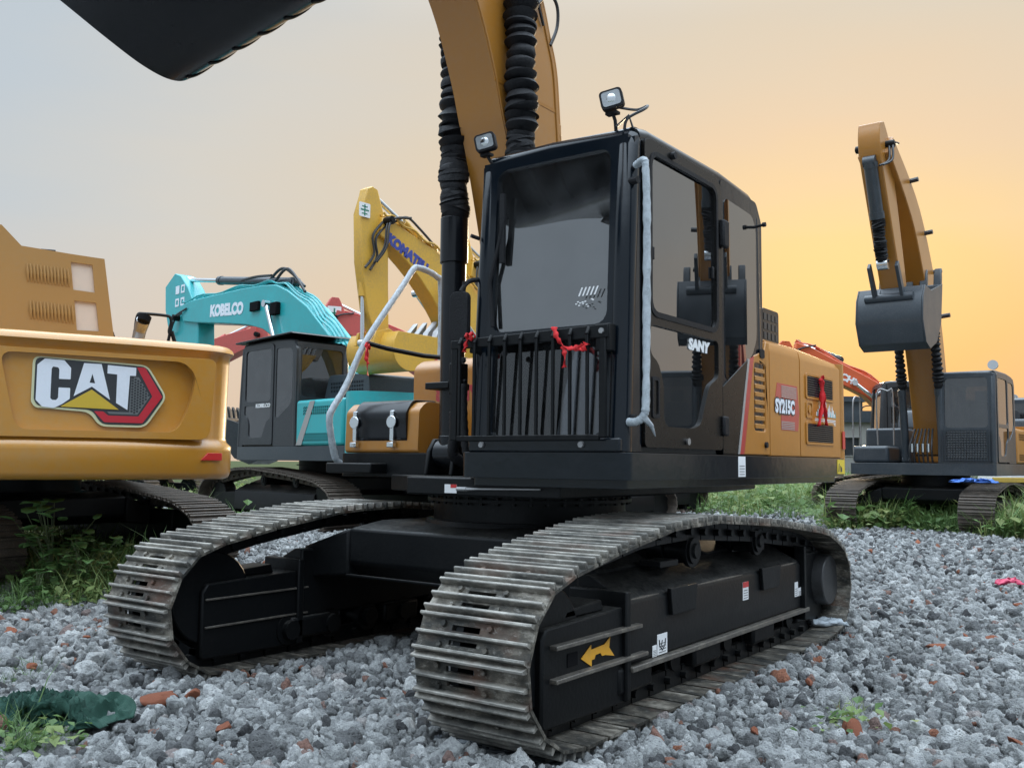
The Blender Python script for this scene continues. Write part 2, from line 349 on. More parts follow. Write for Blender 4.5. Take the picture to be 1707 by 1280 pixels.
        for kx in ((.195, -.777) if detail else (.2, -.8)):
            mb = MB(); mb.cyl((kx, y(1.02), .735), (kx, y(1.30), .735), .075, .075, 18)
            mb.cyl((kx, y(1.26), .735), (kx, y(1.285), .735), .095, .095, 18); mb.cyl((kx, y(1.10), .735), (kx, y(1.13), .735), .095, .095, 18)
            mb.cyl((kx, y(1.30), .735), (kx, y(1.315), .735), .045, .04, 14); mb.box(kx-.06, kx+.06, min(y(1.04), y(1.1)), max(y(1.04), y(1.1)), .6, .72)
            mb.build('carrier_roller', M['blackm'], fo)
        for k in range(8):
            kx = -1.3+k*.35; mb = MB(); mb.cyl((kx, y(1.0), .165), (kx, y(1.30), .165), .06, .06, 12)
            for q in (1.04, 1.22): mb.cyl((kx, y(q), .165), (kx, y(q+.06), .165), .095, .095, 16)
            if detail: mb.build('track_roller', M['blackm'], fo)
            elif k % 3 == 0: mb.build('track_roller', M['blackm'], fo)
        mb = MB(); mb.cyl((1.71, y(1.08), .42), (1.71, y(1.30), .42), .27, .27, 32); mb.build('idler', M['blackm'], fo, bevel=.01)
        mb = MB()
        g = []
        for k in range(42): a = 2*pi*k/42; r = .29 if k % 2 else .255; g.append((-1.74+r*cos(a), .42+r*sin(a)))
        mb.prism(g, min(y(1.16), y(1.21)), max(y(1.16), y(1.21)), 'y'); mb.build('sprocket', M['blackm'], fo)
        out.append((tr, fo))
    mb = MB()
    mb.prism([(-.80, .50), (.80, .50), (.90, .58), (.90, .80), (.62, .84), (-.62, .84), (-.90, .80), (-.90, .58)], -.78, .78, 'y')
    for sx in (1, -1):
        for sy in (1, -1):
            V = [(sx*.30, sy*.78, .50), (sx*.90, sy*.78, .50), (sx*.98, sy*1.12, .46), (sx*.36, sy*1.12, .46), (sx*.30, sy*.78, .80), (sx*.90, sy*.78, .80), (sx*.98, sy*1.12, .67), (sx*.36, sy*1.12, .67)]
            mb.add(V, [(0, 3, 2, 1), (4, 5, 6, 7), (0, 1, 5, 4), (1, 2, 6, 5), (2, 3, 7, 6), (3, 0, 4, 7)])
    cb = mb.build('car_body', mf, root, bevel=.02, rot=(0, 0, yaw))
    if detail:
        mb = MB(); mb.box(.902, .925, -.78, .78, .497, .512); mb.build('lower_flange', M['blackm'], cb, bevel=.004)
    mb = MB(); mb.cyl((0, 0, .83), (0, 0, 1.06), .64, .64, 64); mb.cyl((0, 0, .83), (0, 0, .86), .70, .69, 64); mb.cyl((0, 0, .98), (0, 0, 1.0), .68, .68, 64)
    sr = mb.build('slew_ring', M['blackm'], root)
    if detail:
        for k in range(40):
            a = 2*pi*k/40; mb = MB(); mb.cyl((.665*cos(a), .665*sin(a), .965), (.665*cos(a), .665*sin(a), 1.015), .013, .013, 6); mb.build('ring_bolt', M['blackm'], sr)
    return out

# ------------------------------------------------------------------ cab
def fx(z): return 1.08-.09*max(0, (z-1.29)/1.73)      # the windscreen plane leans back
def cab(root, detail, mc, md=None, mg=None, guard=None):
    md = md or mc; g_ = mg or M['glass']
    y0, y1 = .32, 1.333
    mb = MB()
    # posts
    for yy in (y0+.06, y1-.06):
        mb.tube([(fx(1.29)-.06, yy, 1.29), (fx(2.2)-.06, yy, 2.2), (fx(2.9)-.07, yy, 2.9), (fx(2.97)-.10, yy, 2.965)], [.062, .062, .062, .05], 20)
        mb.tube([(-.76, yy, 1.29), (-.74, yy, 2.0), (-.72, yy, 2.85), (-.66, yy, 2.96)], [.06, .06, .06, .05], 16)
    # roof
    mb.prism(rpoly([(.95, 2.88), (.95, 3.0), (.88, 3.03), (-.14, 3.045), (-.62, 3.01), (-.76, 2.93), (-.77, 2.86)], .05), y0+.05, y1-.05, 'y')
    for sd in (0, 1):     # roof side rails
        yy = y1-.055 if sd else y0+.055
        mb.tube([(.90, yy, 2.965), (.80, yy, 2.985), (-.14, yy, 2.995), (-.60, yy, 2.965), (-.70, yy, 2.92)], .05, 14)
    mb.tube([(.91, y0+.08, 2.955), (.92, .8, 2.965), (.91, y1-.08, 2.955)], .055, 14)
    # front: frame round windscreen and lower pane
    wf = rr(y0+.13, 1.955, y1-.13, 2.90, .07); wl = rr(y0+.15, 1.375, y1-.15, 1.90, .04)
    mpf = lambda u, v, t: (fx(v)-.012+t, u, v)
    mb.panel([(y0+.03, 1.285), (y1-.03, 1.285), (y1-.03, 2.955), (y0+.03, 2.955)], [wf, wl], -.05, 0, mpf)
    # left side (door side) rear part and above
    mpl = lambda u, v, t: (u, y1+t, v)
    rw = rpoly([(-.175, 1.76), (-.24, 1.74), (-.60, 1.93), (-.68, 2.05), (-.68, 2.78), (-.62, 2.86), (-.175, 2.88)], .05)
    rear_out = rpoly([(-.125, 1.29), (-.79, 1.29), (-.79, 2.84), (-.70, 2.965), (-.125, 2.985)], .03)
    mb.panel(rear_out, [rw], -.045, -.004, mpl)
    mb.panel([(.885, 1.29), (1.02, 1.29), (.95, 2.95), (.885, 2.97)], [], -.045, -.008, mpl)
    mb.panel([(-.125, 2.945), (.89, 2.945), (.89, 2.985), (-.125, 2.985)], [], -.045, -.008, mpl)
    # right and rear walls
    mpr = lambda u, v, t: (u, y0+t, v)
    mb.panel([(-.79, 1.29), (1.0, 1.29), (.95, 2.95), (-.70, 2.95)], [rr(-.68, 1.95, -.02, 2.86, .06), rr(.08, 1.75, .87, 2.86, .06)], 0, .045, mpr)
    mpb = lambda u, v, t: (-.77+t, u, v)
    mb.panel([(y0+.03, 1.29), (y1-.03, 1.29), (y1-.03, 2.95), (y0+.03, 2.95)], [rr(y0+.12, 2.08, y1-.12, 2.86, .07)], 0, .04, mpb)
    cb = mb.build('cab', mc, root, sharp=40)
    def pane(name, loop, t, mp, m=g_):
        q = MB(); q.panel(loop, [], t, t+.006, mp); return q.build(name, m, cb, smooth=False)
    pane('windscreen', rr(y0+.115, 1.94, y1-.115, 2.915, .07), -.03, mpf, M['glass_front'] if detail else g_)
    pane('lower_window', rr(y0+.14, 1.365, y1-.14, 1.91, .04), -.03, mpf, M['glass_low'] if detail else g_)
    gs = M['glass_side'] if detail else g_
    pane('rear_quarter_window', [(a*1.0, b) for a, b in rw], -.006 if detail else -.02, mpl, gs)
    pane('side_window', rr(-.69, 1.94, -.01, 2.87, .06), .02, mpr, M['glass_clear'] if detail else g_)
    pane('side_window', rr(.07, 1.74, .88, 2.87, .06), .02, mpr, M['glass_clear'] if detail else g_)
    pane('rear_window', rr(y0+.11, 2.07, y1-.11, 2.87, .07), .015, mpb, M['glass_clear'] if detail else g_)
    # door
    q = MB()
    dout = rpoly([(-.11, 1.315), (.872, 1.315), (.872, 2.955), (.80, 2.975), (-.03, 2.975), (-.11, 2.93)], .035)
    up = rr(-.035, 2.03, .80, 2.895, .07)
    lo = rpoly([(.02, 1.965), (-.05, 1.965), (-.055, 1.76), (.02, 1.70), (.11, 1.48), (.20, 1.43), (.62, 1.43), (.66, 1.47), (.66, 1.66), (.72, 1.76), (.80, 1.80), (.80, 1.965)], .03)
    lo = rpoly([(-.055, 1.965), (-.055, 1.75), (.08, 1.69), (.20, 1.455), (.30, 1.43), (.62, 1.43), (.66, 1.47), (.66, 1.66), (.72, 1.77), (.81, 1.81), (.81, 1.965)], .04)
    q.panel(dout, [up, lo], -.03, .008, mpl)
    dr = q.build('door', md, cb, bevel=.006 if detail else 0, seg=2)
    q = MB(); q.panel(rr(-.04, 2.025, .805, 2.90, .07), [], -.012, -.006, mpl); q.build('door_window', gs, dr, smooth=False)
    q = MB(); q.panel(lo, [], -.012, -.006, mpl); q.build('lower_door_window', gs, dr, smooth=False)
    if detail:
        ring = lambda o, d: [(a+(-d if a > sum(x for x, _ in o)/len(o) else d), b+(-d if b > sum(z for _, z in o)/len(o) else d)) for a, b in o]
        q = MB(); q.panel(rr(-.055, 2.01, .82, 2.915, .085), [rr(-.03, 2.04, .795, 2.89, .065)], .008, .014, mpl); q.build('window_seal', M['rubber'], dr)
        q = MB(); q.box(.0, .02, y1-.004, y1+.010, 2.34, 2.41); q.build('window_latch', M['rubber'], dr, bevel=.004)
        q = MB(); q.box(.76, .78, y1-.004, y1+.008, 2.32, 2.39); q.build('window_latch', M['rubber'], dr, bevel=.004)
        q = MB(); q.panel(rr(.72, 1.47, .80, 1.69, .015), [rr(.735, 1.49, .785, 1.67, .01)], .008, .016, mpl); q.build('door_handle', M['rubber'], dr)
        q = MB(); q.box(-.165, -.08, y1+.002, y1+.04, 2.55, 2.72); q.build('door_hinge', M['rubber'], dr, bevel=.012)
        q = MB(); q.box(-.165, -.09, y1+.002, y1+.03, 1.40, 1.52); q.build('door_hinge', M['rubber'], dr, bevel=.012)
        q = MB(); q.cyl((.55, y1+.006, 2.945), (.55, y1+.03, 2.945), .022, .02, 16); q.build('roof_plug', M['rubber'], dr)
        q = MB(); q.cyl((.38, y1+.006, 1.355), (.38, y1+.022, 1.355), .014, .02, 16); q.build('door_lock', M['steel'], dr)
        text('SANY', .085, M['white'], dr, lambda u, v, t: (.335-u, y1-.004+t, 1.885+v), bold=.005, sx=1.25, shear=.12)
        # wiper, sticker bars, mirror arm
        q = MB(); q.tube([(1.045, .47, 1.99), (1.035, .44, 2.25), (1.02, .53, 2.62)], .012, 6); q.box(1.01, 1.03, .50, .53, 2.35, 2.75, None); q.build('wiper', M['rubber'], cb)
        q = MB()
        for k in range(5): q.add([(fx(2.13)-.0, 1.035+k*.024-.004, 2.11), (fx(2.13), 1.035+k*.024+.006, 2.11), (fx(2.15), 1.055+k*.024+.006, 2.155), (fx(2.15), 1.055+k*.024-.004, 2.155)], [(0, 1, 2, 3)])
        for k in range(12): 
            a = 1.015+random.random()*.11; z = 2.045+random.random()*.05; q.box(fx(z), fx(z)+.001, a, a+.012, z, z+.006)
        q.build('windscreen_sticker', M['white'], cb, smooth=False)
        q = MB()
        pth = smooth_path([(1.0, .33, 2.28), (1.06, .30, 2.26), (1.10, .28, 2.20)], 4); q.tube(pth, .014, 8)
        q.tube([(1.08, .29, 2.26), (1.09, .27, 1.98)], .012, 8); q.cyl((1.0, .33, 2.52), (1.05, .31, 2.53), .012, n=8)
        ma = q.build('mirror_arm', M['rubber'], cb)
        q = MB(); q.prism(rr(.205, 1.92, .335, 2.20, .04), 1.075, 1.11, 'x'); q.build('mirror', M['rubber'], ma, bevel=.01)
    # interior
    q = MB(); q.box(-.72, 1.02, y0+.05, y1-.05, 1.29, 1.325); q.build('cab_floor', M['inner'], cb)
    q = MB(); q.prism(rpoly([(-.25, 1.65), (.32, 1.62), (.36, 1.72), (.30, 1.80), (-.20, 1.80), (-.22, 1.9), (-.38, 2.48), (-.50, 2.50), (-.52, 2.42), (-.36, 1.80)], .05), .60, 1.06, 'y')
    q.prism(rpoly([(-.42, 2.50), (-.36, 2.52), (-.40, 2.74), (-.50, 2.74), (-.50, 2.52)], .03), .70, .96, 'y')
    q.box(-.25, .28, .55, 1.1, 1.33, 1.66); st = q.build('seat', M['seat'], cb, bevel=.03)
    if detail:
        q = MB(); q.box(-.1, .42, 1.10, 1.22, 1.42, 1.82); q.box(-.1, .42, .42, .54, 1.42, 1.88); q.build('side_console', M['inner'], cb, bevel=.03)
        for yy in (.48, 1.16):
            q = MB(); q.tube([(.36, yy, 1.84), (.40, yy, 1.98), (.38, yy, 2.04)], [.014, .018, .024], 8); q.build('control_lever', M['rubber'], cb)
        for yy in (.70, .90):
            q = MB(); q.tube([(.66, yy, 1.33), (.72, yy, 1.60), (.66, yy, 1.86)], .014, 8); q.prism([(.60, 1.34), (.78, 1.38), (.78, 1.40), (.60, 1.36)], yy-.06, yy+.06, 'y'); q.build('travel_lever', M['rubber'], cb)
        q = MB(); q.prism(rr(.38, 2.25, .58, 2.50, .02), .70, .74, 'x'); q.build('monitor', M['rubber'], cb, bevel=.01)
        q = MB()
        gx, gy = 14, 6
        vs = [(.75+.2*j/gy+.0, .52+.6*i/gx, 1.335+.035*noise.noise(Vector((i*.8, j*.9, 3)))+.02*sin(i*.9)**2+.012) for i in range(gx+1) for j in range(gy+1)]
        q.add(vs, [(i*(gy+1)+j, (i+1)*(gy+1)+j, (i+1)*(gy+1)+j+1, i*(gy+1)+j+1) for i in range(gx) for j in range(gy)])
        o = q.build('floor_mat', M['ribbon'], cb); md_ = o.modifiers.new('s', 'SOLIDIFY'); md_.thickness = .01
        q = MB(); q.box(-.66, .84, y0+.08, y1-.08, 2.90, 2.93); q.build('roof_lining', M['inner'], cb, bevel=.02)
        # sun blind: upper windscreen inside
        q = MB(); q.tube([(.86, .46, 1.95), (.84, .46, 2.78)], .012, 6); q.tube([(.86, 1.20, 1.95), (.84, 1.20, 2.78)], .012, 6); q.build('window_rail', M['rubber'], cb)
    return cb

def cylinder(root, a, b, r, frac=.6, y=0., mb_=None, mr=None, name='cylinder', n=18):
    a = Vector((a[0], y, a[1])); b = Vector((b[0], y, b[1])); c = a.lerp(b, frac); d = (b-a).normalized()
    q = MB(); q.cyl(a, c, r, n=n); q.cyl(c-d*.12, c, r*1.12, n=n); q.cyl(a, a+d*.10, r*1.1, n=n)
    q.cyl(a-Vector((0, r*.9, 0)), a+Vector((0, r*.9, 0)), r*.95, n=n)
    o = q.build(name, mb_ or M['blackm'], root)
    q = MB(); q.cyl(c, b, r*.55, n=n); q.cyl(b-Vector((0, r*.8, 0)), b+Vector((0, r*.8, 0)), r*.9, n=n); q.build('piston_rod', mr or M['chrome'], o)
    return o
def gaiter(parent, p0, p1, r, folds, rnd, name='gaiter', m=None, amp=.30):
    p0 = Vector(p0); p1 = Vector(p1); n = folds*4; P = []; rr_ = []; j = 0
    for i in range(n+1):
        t = i/n; w = Vector((rnd.uniform(-1, 1), rnd.uniform(-1, 1), 0))*r*.02
        t2 = t+(sin(t*31)*.006+sin(t*17+1)*.008)*(1 if 0 < i < n else 0); P.append(p0.lerp(p1, t2)+w*1.6+Vector((sin(t*5+j), cos(t*4), 0))*r*.10)
        k = i % 4; rr_.append(r*([1-amp, 1-amp*.35, 1.0, 1-amp*.35][k]*(1+rnd.uniform(-.07, .07))*(1+.07*sin(t*13+j))))
    q = MB(); q.tube(P, rr_, 22); return q.build(name, m or M['rubber'], parent, sharp=50)
def beam(root, pts, hw, y0, y1, m, name, bevel=.015):
    """boom or stick: centre line (x, z) with half depth, smoothed to a plate-sided box"""
    P = smooth_path([Vector((a, b, c)) for (a, b), c in zip(pts, hw)], 6)
    up, dn = [], []
    for i, p in enumerate(P):
        d = P[min(i+1, len(P)-1)]-P[max(i-1, 0)]; d = Vector((d.x, d.y)).normalized(); n = Vector((-d.y, d.x))
        up.append((p.x+n.x*p.z, p.y+n.y*p.z)); dn.append((p.x-n.x*p.z, p.y-n.y*p.z))
    q = MB(); q.prism(up+dn[::-1], y0, y1, 'y'); return q.build(name, m, root, bevel=bevel)
def bucket(root, piv, ang, m, w=1.15, s=1., teeth=True, name='bucket'):
    """bucket in its own frame: hinge at origin, mouth towards +x when ang = 0"""
    sh = [(1.05, -.05), (.80, -.42), (.55, -.68), (.25, -.82), (-.08, -.78), (-.30, -.58), (-.36, -.30), (-.28, -.05), (-.10, .10), (.12, .14)]
    sh = [(p.x*s, p.y*s) for p in smooth_path(sh, 4)]
    inn = []
    for i, p in enumerate(sh):
        a = Vector(sh[max(0, i-1)]); b = Vector(sh[min(len(sh)-1, i+1)]); d = (b-a).normalized(); n = Vector((d.y, -d.x)); inn.append((p[0]+n.x*.03, p[1]+n.y*.03))
    ca, sa = cos(ang), sin(ang)
    rt = lambda l: [(piv[0]+a*ca-b*sa, piv[1]+a*sa+b*ca) for a, b in l]
    q = MB(); q.prism(rt(sh)+rt(inn)[::-1], -w/2, w/2, 'y')
    side = sh+[(.55*s, .06*s)]
    q.prism(rt(side), -w/2-.025, -w/2+.012, 'y'); q.prism(rt(side), w/2-.012, w/2+.025, 'y')
    q.prism(rt([(a*1.05*s, b*s) for a, b in [(-.16, .0), (-.12, .18), (0, .24), (.12, .12), (.3, .05), (.3, -.02)]]), -.25, -.20, 'y')
    q.prism(rt([(a*1.05*s, b*s) for a, b in [(-.16, .0), (-.12, .18), (0, .24), (.12, .12), (.3, .05), (.3, -.02)]]), .20, .25, 'y')
    o = q.build(name, m, root, bevel=.006)
    if teeth:
        for k in range(5):
            y = -w/2+.06+k*(w-.12)/4
            q = MB(); q.prism(rt([(a*s, b*s) for a, b in [(.93, -.12), (1.00, -.22), (1.30, .20), (1.27, .235), (1.02, -.02)]]), y-.055, y+.055, 'y'); q.build('bucket_tooth', M['steel'] if name == 'x' else m, o, bevel=.02)
    return o

# ------------------------------------------------------------------ generic excavator in the yard
def excavator(name, pos, heading, label, cfg, group='excavators parked in the yard', sc=1.):
    root = empty(name, pos, heading, label, 'excavator', group, sc)
    body, dark = cfg['body'], cfg.get('dark', M['dgrey'])
    undercarriage(root, False, cfg.get('track', M['track_far']), M['blackm'], cfg.get('uyaw', 0))
    q = MB(); q.prism(rpoly([(1.08, -1.33), (1.08, 1.33), (-2.2, 1.33), (-2.2, -1.33)], .06), 1.06, 1.285, 'z'); q.build('platform', dark, root, bevel=.02)
    c = cab(root, False, cfg.get('cab', dark))
    if cfg.get('visor'):
        q = MB(); q.prism([(1.06, 3.03), (1.04, 3.06), (-.75, 3.10), (-.80, 3.07)], .25, 1.42, 'y'); q.build('roof_guard', M['black'], c, bevel=.01)
    if cfg.get('guard'):
        q = MB()
        for k in range(20): q.box(1.10, 1.115, .37+k*.048, .378+k*.048, 1.33, 1.93)
        for k in range(13): q.box(1.10, 1.118, .36, 1.30, 1.345+k*.047, 1.356+k*.047)
        q.build('screen_guard', M['slate'], c, smooth=False)
    # counterweight
    pl = rpoly([(-2.15, -1.36), (-2.15, 1.36), (-2.45, 1.36), (-2.70, .95), (-2.82, .4), (-2.82, -.4), (-2.70, -.95), (-2.45, -1.36)], .18)
    q = MB(); q.prism(pl, 1.05, cfg.get('cwz', 2.08), 'z'); q.build('counterweight', cfg.get('cw', body), root, bevel=.08, seg=3)
    # left house, hood, right tank
    q = MB(); q.box(-2.14, -.83, .45, 1.34, 1.287, 2.0); lp = q.build('side_cover', body, root, bevel=.05, seg=3)
    q = MB()
    for z0, n in ((1.86, 3), (1.45, 3)):
        for r_ in range(n):
            for k in range(16):
                x = -1.05-k*.055; q.add([(x, 1.345, z0-r_*.045), (x-.025, 1.345, z0-r_*.045), (x-.045, 1.345, z0+.033-r_*.045), (x-.02, 1.345, z0+.033-r_*.045)], [(0, 1, 2, 3)])
    q.build('vent_slots', M['hole'], lp, smooth=False)
    q = MB(); q.box(-2.14, -.75, -1.34, .42, 1.287, 2.0); q.build('side_cover', body, root, bevel=.05, seg=3)
    q = MB(); q.prism(rpoly([(-2.12, 2.0), (-2.08, 2.40), (-1.0, 2.42), (-.86, 2.0)], .08), -.95, .85, 'y'); hd = q.build('engine_hood', cfg.get('hood', dark), root, bevel=.05, seg=3)
    q = MB()
    for k in range(20):
        if k in (9, 10): continue
        x = -1.08-k*.045
        for zz in (2.14, 2.20, 2.26): q.box(x, x+.02, .845, .853, zz, zz+.04)
    q.build('vent_slots', M['hole'], hd, smooth=False)
    q = MB(); q.tube(smooth_path([(-1.9, -.5, 2.3), (-1.9, -.5, 2.55), (-2.02, -.5, 2.66)], 5), .055, 14); q.build('exhaust_pipe', M['blackm'], root)
    q = MB(); q.box(-.70, .10, -1.33, -.55, 1.287, 2.0); q.build('fuel_tank', cfg.get('tank', dark), root, bevel=.05, seg=3)
    q = MB(); q.box(.12, .95, -1.33, -.62, 1.287, 1.62); tb = q.build('toolbox', cfg.get('tank', dark), root, bevel=.06, seg=3)
    q = MB()
    for pth in ([(.92, -1.30, 1.3), (.95, -1.30, 2.0), (.90, -1.30, 2.55), (.6, -1.30, 2.62), (.5, -1.30, 2.5), (.5, -1.3, 1.65)], [(.35, -1.0, 1.65), (.35, -1.0, 2.7), (.30, -.8, 2.75), (.30, -.7, 2.7), (.30, -.7, 1.65)]):
        q.tube(smooth_path(pth, 5), .016, 8)
    q.build('handrail', cfg.get('rail', M['blackm']), root)
    # boom, stick
    bm, st = cfg['boom'], cfg['stick']
    bw2 = cfg.get('bhw', .24)
    def pb(t, b_, hw_, nm): q = MB(); q.prism(t+b_[::-1], -hw_, hw_, 'y'); return q.build(nm, cfg.get('arm', body), root, bevel=.02)
    sw = cfg.get('sw', .19)
    b = pb(*cfg['bpoly'], bw2, 'boom') if 'bpoly' in cfg else beam(root, bm[0], bm[1], -cfg.get('bhw', .24), cfg.get('bhw', .24), cfg.get('arm', body), 'boom', .02)
    s_ = pb(*cfg['spoly'], sw, 'stick') if 'spoly' in cfg else beam(root, st[0], st[1], -.19, .19, cfg.get('arm', body), 'stick', .02)
    for yy in (-.34, .34):
        o = cylinder(root, cfg['bcyl'][0], cfg['bcyl'][1], .075, cfg['bcyl'][2], yy, cfg.get('cylm'), name='boom_cylinder')
        if cfg.get('gaiter'):
            a, bb, f = cfg['bcyl']; a = Vector((a[0], yy, a[1])); bb = Vector((bb[0], yy, bb[1]))
            gaiter(o, a.lerp(bb, f), bb, .10, 22, random, m=M['rubber'])
    o = cylinder(root, cfg['scyl'][0], cfg['scyl'][1], .085, cfg['scyl'][2], 0, cfg.get('cylm2', cfg.get('cylm')), name='stick_cylinder')
    o = cylinder(root, cfg['kcyl'][0], cfg['kcyl'][1], cfg.get('kr', .07), cfg['kcyl'][2], 0, cfg.get('cylm2', cfg.get('cylm')), name='bucket_cylinder')
    if cfg.get('gaiter'):
        a, bb, f = cfg['kcyl']; a = Vector((a[0], 0, a[1])); bb = Vector((bb[0], 0, bb[1])); gaiter(o, a.lerp(bb, f), bb, .115, 24, random)
    if cfg.get('bucket'): bucket(root, *cfg['bucket'], cfg.get('bm', body), cfg.get('bw', 1.1), cfg.get('bs', 1.))
    for nm_, (px_, pz_), par_ in (('stick_pin', bm[0][-1], s_), ('foot_pin', bm[0][0], b)):
        q = MB(); q.cyl((px_, -.33, pz_), (px_, .33, pz_), .07, n=16); q.cyl((px_, -.345, pz_), (px_, .345, pz_), .04, n=12); q.build(nm_, M['blackm'], par_)
    # hoses along the boom
    q = MB()
    P = smooth_path([Vector((a, z, h)) for (a, z), h in zip(bm[0], bm[1])], 6)
    for yy in (-.08, 0, .08, .16):
        l = []
        for i, p in enumerate(P[3:]):
            d = P[min(i+4, len(P)-1)]-P[i+2]; d = Vector((d.x, d.y)).normalized(); n = Vector((-d.y, d.x))
            if n.y < 0: n = -n
            l.append((p.x+n.x*(p.z+.04), yy, p.y+n.y*(p.z+.04)))
        if 'bpoly' in cfg: l = [(a, yy*1.2, z+.05+.03*sin(i*1.1+yy*9)) for i, (a, z) in enumerate(smooth_path(cfg['bpoly'][0][1:], 4))]
        q.tube(l, .020, 6)
    q.build('hydraulic_pipe', cfg.get('arm', body), b)
    q = MB(); tip = Vector(bm[0][-1]); hj = Vector(cfg['hosept'])
    for yy in (.2, .26): q.tube(smooth_path([(tip.x-.5*(tip.x-bm[0][-2][0])/abs(tip.x-bm[0][-2][0]+1e-6), yy, tip.y+.15), (tip.x, yy+.05, tip.y+.0), ((tip.x+hj.x)/2, yy+.08, (tip.y+hj.y)/2-.1), (hj.x, yy-.03, hj.y)], 6), .02, 6)
    q.build('hydraulic_hose', M['hose'], b)
    q = MB(); q.box(bm[0][1][0]+.3, bm[0][1][0]+.42, .24, .34, bm[0][1][1]-.05, bm[0][1][1]+.05); q.build('boom_lamp', M['rubber'], b, bevel=.01)
    return root, c, b, s_

# ================================================================== the main excavator
MX = empty('excavator', (0, 0, 0), 0, 'large ochre and black excavator with barred cab front, in the middle foreground', 'excavator', 'excavators parked in the yard')
undercarriage(MX, True, M['track'], M['blackm'])
for o in bpy.data.objects:
    if o.parent and o.parent.parent == MX and o.name.startswith('track_frame') and o.data.vertices[0].co.y > 0: TFL = o
for o in bpy.data.objects:
    if o.name.startswith('track_frame') and o.parent == MX and sum(v.co.y for v in o.data.vertices) > 0: TFL = o
q = MB(); Y = 1.3372
ar = [(1.63, .365), (1.52, .42), (1.52, .395), (1.33, .395), (1.27, .425), (1.30, .36), (1.27, .30), (1.33, .325), (1.40, .325), (1.44, .345), (1.49, .32), (1.52, .31)]
ar = [(1.487, .336), (1.40, .388), (1.40, .366), (1.28, .372), (1.225, .400), (1.235, .352), (1.185, .305), (1.27, .322), (1.30, .322), (1.315, .338), (1.36, .336), (1.37, .318), (1.395, .318), (1.395, .288)]
q.prism(ar, Y, Y+.003, 'y'); q.build('arrow_sticker', M['arrow'], TFL, smooth=False)
def sticker(parent, x, z, w, h, y, red=.0, name='warning_sticker', mred=None):
    q = MB(); q.prism([(x, z), (x+w, z), (x+w, z+h), (x, z+h)], y, y+.002, 'y'); o = q.build(name, M['white'], parent, smooth=False)
    if red: q = MB(); q.prism([(x, z+h*(1-red)), (x+w, z+h*(1-red)), (x+w, z+h), (x, z+h)], y+.002, y+.0035, 'y'); q.build('sticker_header', mred or M['red'], o, smooth=False)
    q = MB(); 
    for k in range(4): q.box(x+w*.15, x+w*.85, y+.002, y+.0035, z+h*(.1+.14*k), z+h*(.13+.14*k))
    q.build('sticker_print', M['logo_black'], o, smooth=False); return o
sticker(TFL, -.475, .395, .088, .11, 1.3402, .3)
sticker(TFL, -1.36, .32, .065, .10, 1.3402); sticker(TFL, -1.435, .32, .07, .055, 1.3402)
o = sticker(TFL, .632, .238, .112, .105, 1.3402); sticker(TFL, .752, .236, .045, .058, 1.3402)
q = MB(); q.tube([(.725, 1.343, .315), (.72, 1.343, .285), (.69, 1.343, .26), (.66, 1.343, .285), (.655, 1.343, .315)], .0035, 6); q.tube([(.69, 1.343, .31), (.70, 1.343, .29), (.69, 1.343, .275)], .003, 6); q.build('lifting_hook_pictogram', M['logo_black'], o)
# platform
q = MB(); q.prism(rpoly([(1.085, .28), (1.085, 1.36), (-2.42, 1.36), (-2.42, .28)], .05, 5), 1.145, 1.285, 'z')
q.prism(rpoly([(1.04, .32), (1.04, 1.31), (-2.35, 1.31), (-2.35, .32)], .05), 1.10, 1.146, 'z')
PF = q.build('platform', M['cabblack'], MX, bevel=.014, seg=3)
q = MB(); q.prism([(.72, -.32), (.98, -.22), (1.0, .05), (1.0, .9), (-1.0, .9), (-2.2, .7), (-2.2, -.7), (-1.0, -.8), (.5, -.8)], 1.035, 1.14, 'z'); q.build('deck_frame', M['blackm'], MX, bevel=.01)
q = MB(); q.prism(rpoly([(.44, -1.36), (.44, -.5), (-2.3, -.5), (-2.3, -1.36)], .05), 1.12, 1.285, 'z'); q.build('side_deck', M['blackm'], MX, bevel=.012)
q = MB(); q.tube([(1.01, .26, 1.075), (1.01, .36, 1.078), (1.01, .78, 1.085)], [.012, .006, .005], 6); q.cyl((1.01, .20, 1.075), (1.01, .27, 1.075), .013, n=8); q.build('grease_line', M['steel'], PF)
q = MB(); q.box(1.001, 1.004, .10, .19, 1.05, 1.10); o = q.build('warning_sticker', M['white'], PF, smooth=False)
q = MB(); q.box(1.004, 1.005, .145, .19, 1.08, 1.10); q.build('sticker_header', M['red'], o, smooth=False)
sticker(PF, -.40, 1.155, .11, .125, 1.3602)
q = MB(); q.prism([(-2.40, 1.165), (-2.22, 1.165), (-2.22, 1.275), (-2.40, 1.275)], 1.3602, 1.3625, 'y'); o = q.build('yellow_sticker', paint('sticker_yellow', (.75, .55, .03), .4, .2, .1), PF, smooth=False)
q = MB(); q.prism([(-2.26, 1.18), (-2.24, 1.18), (-2.255, 1.245), (-2.27, 1.245)], 1.3626, 1.364, 'y'); q.prism([(-2.33, 1.18), (-2.29, 1.18), (-2.29, 1.23), (-2.33, 1.21)], 1.3626, 1.364, 'y'); q.build('sticker_print', M['logo_black'], o, smooth=False)
CB = cab(MX, True, M['cabblack'], M['door'])
# lower cab panel next to door, front sill
q = MB(); q.box(1.03, 1.092, .34, 1.315, 1.286, 1.36); fs = q.build('front_sill', M['cabblack'], CB, bevel=.01)
for yy in (.44, 1.09):
    q = MB(); q.tube([(1.09, yy, 1.325), (1.105, yy, 1.325)], [.018, .016], 12); q.build('sill_bolt', M['steel'], fs)
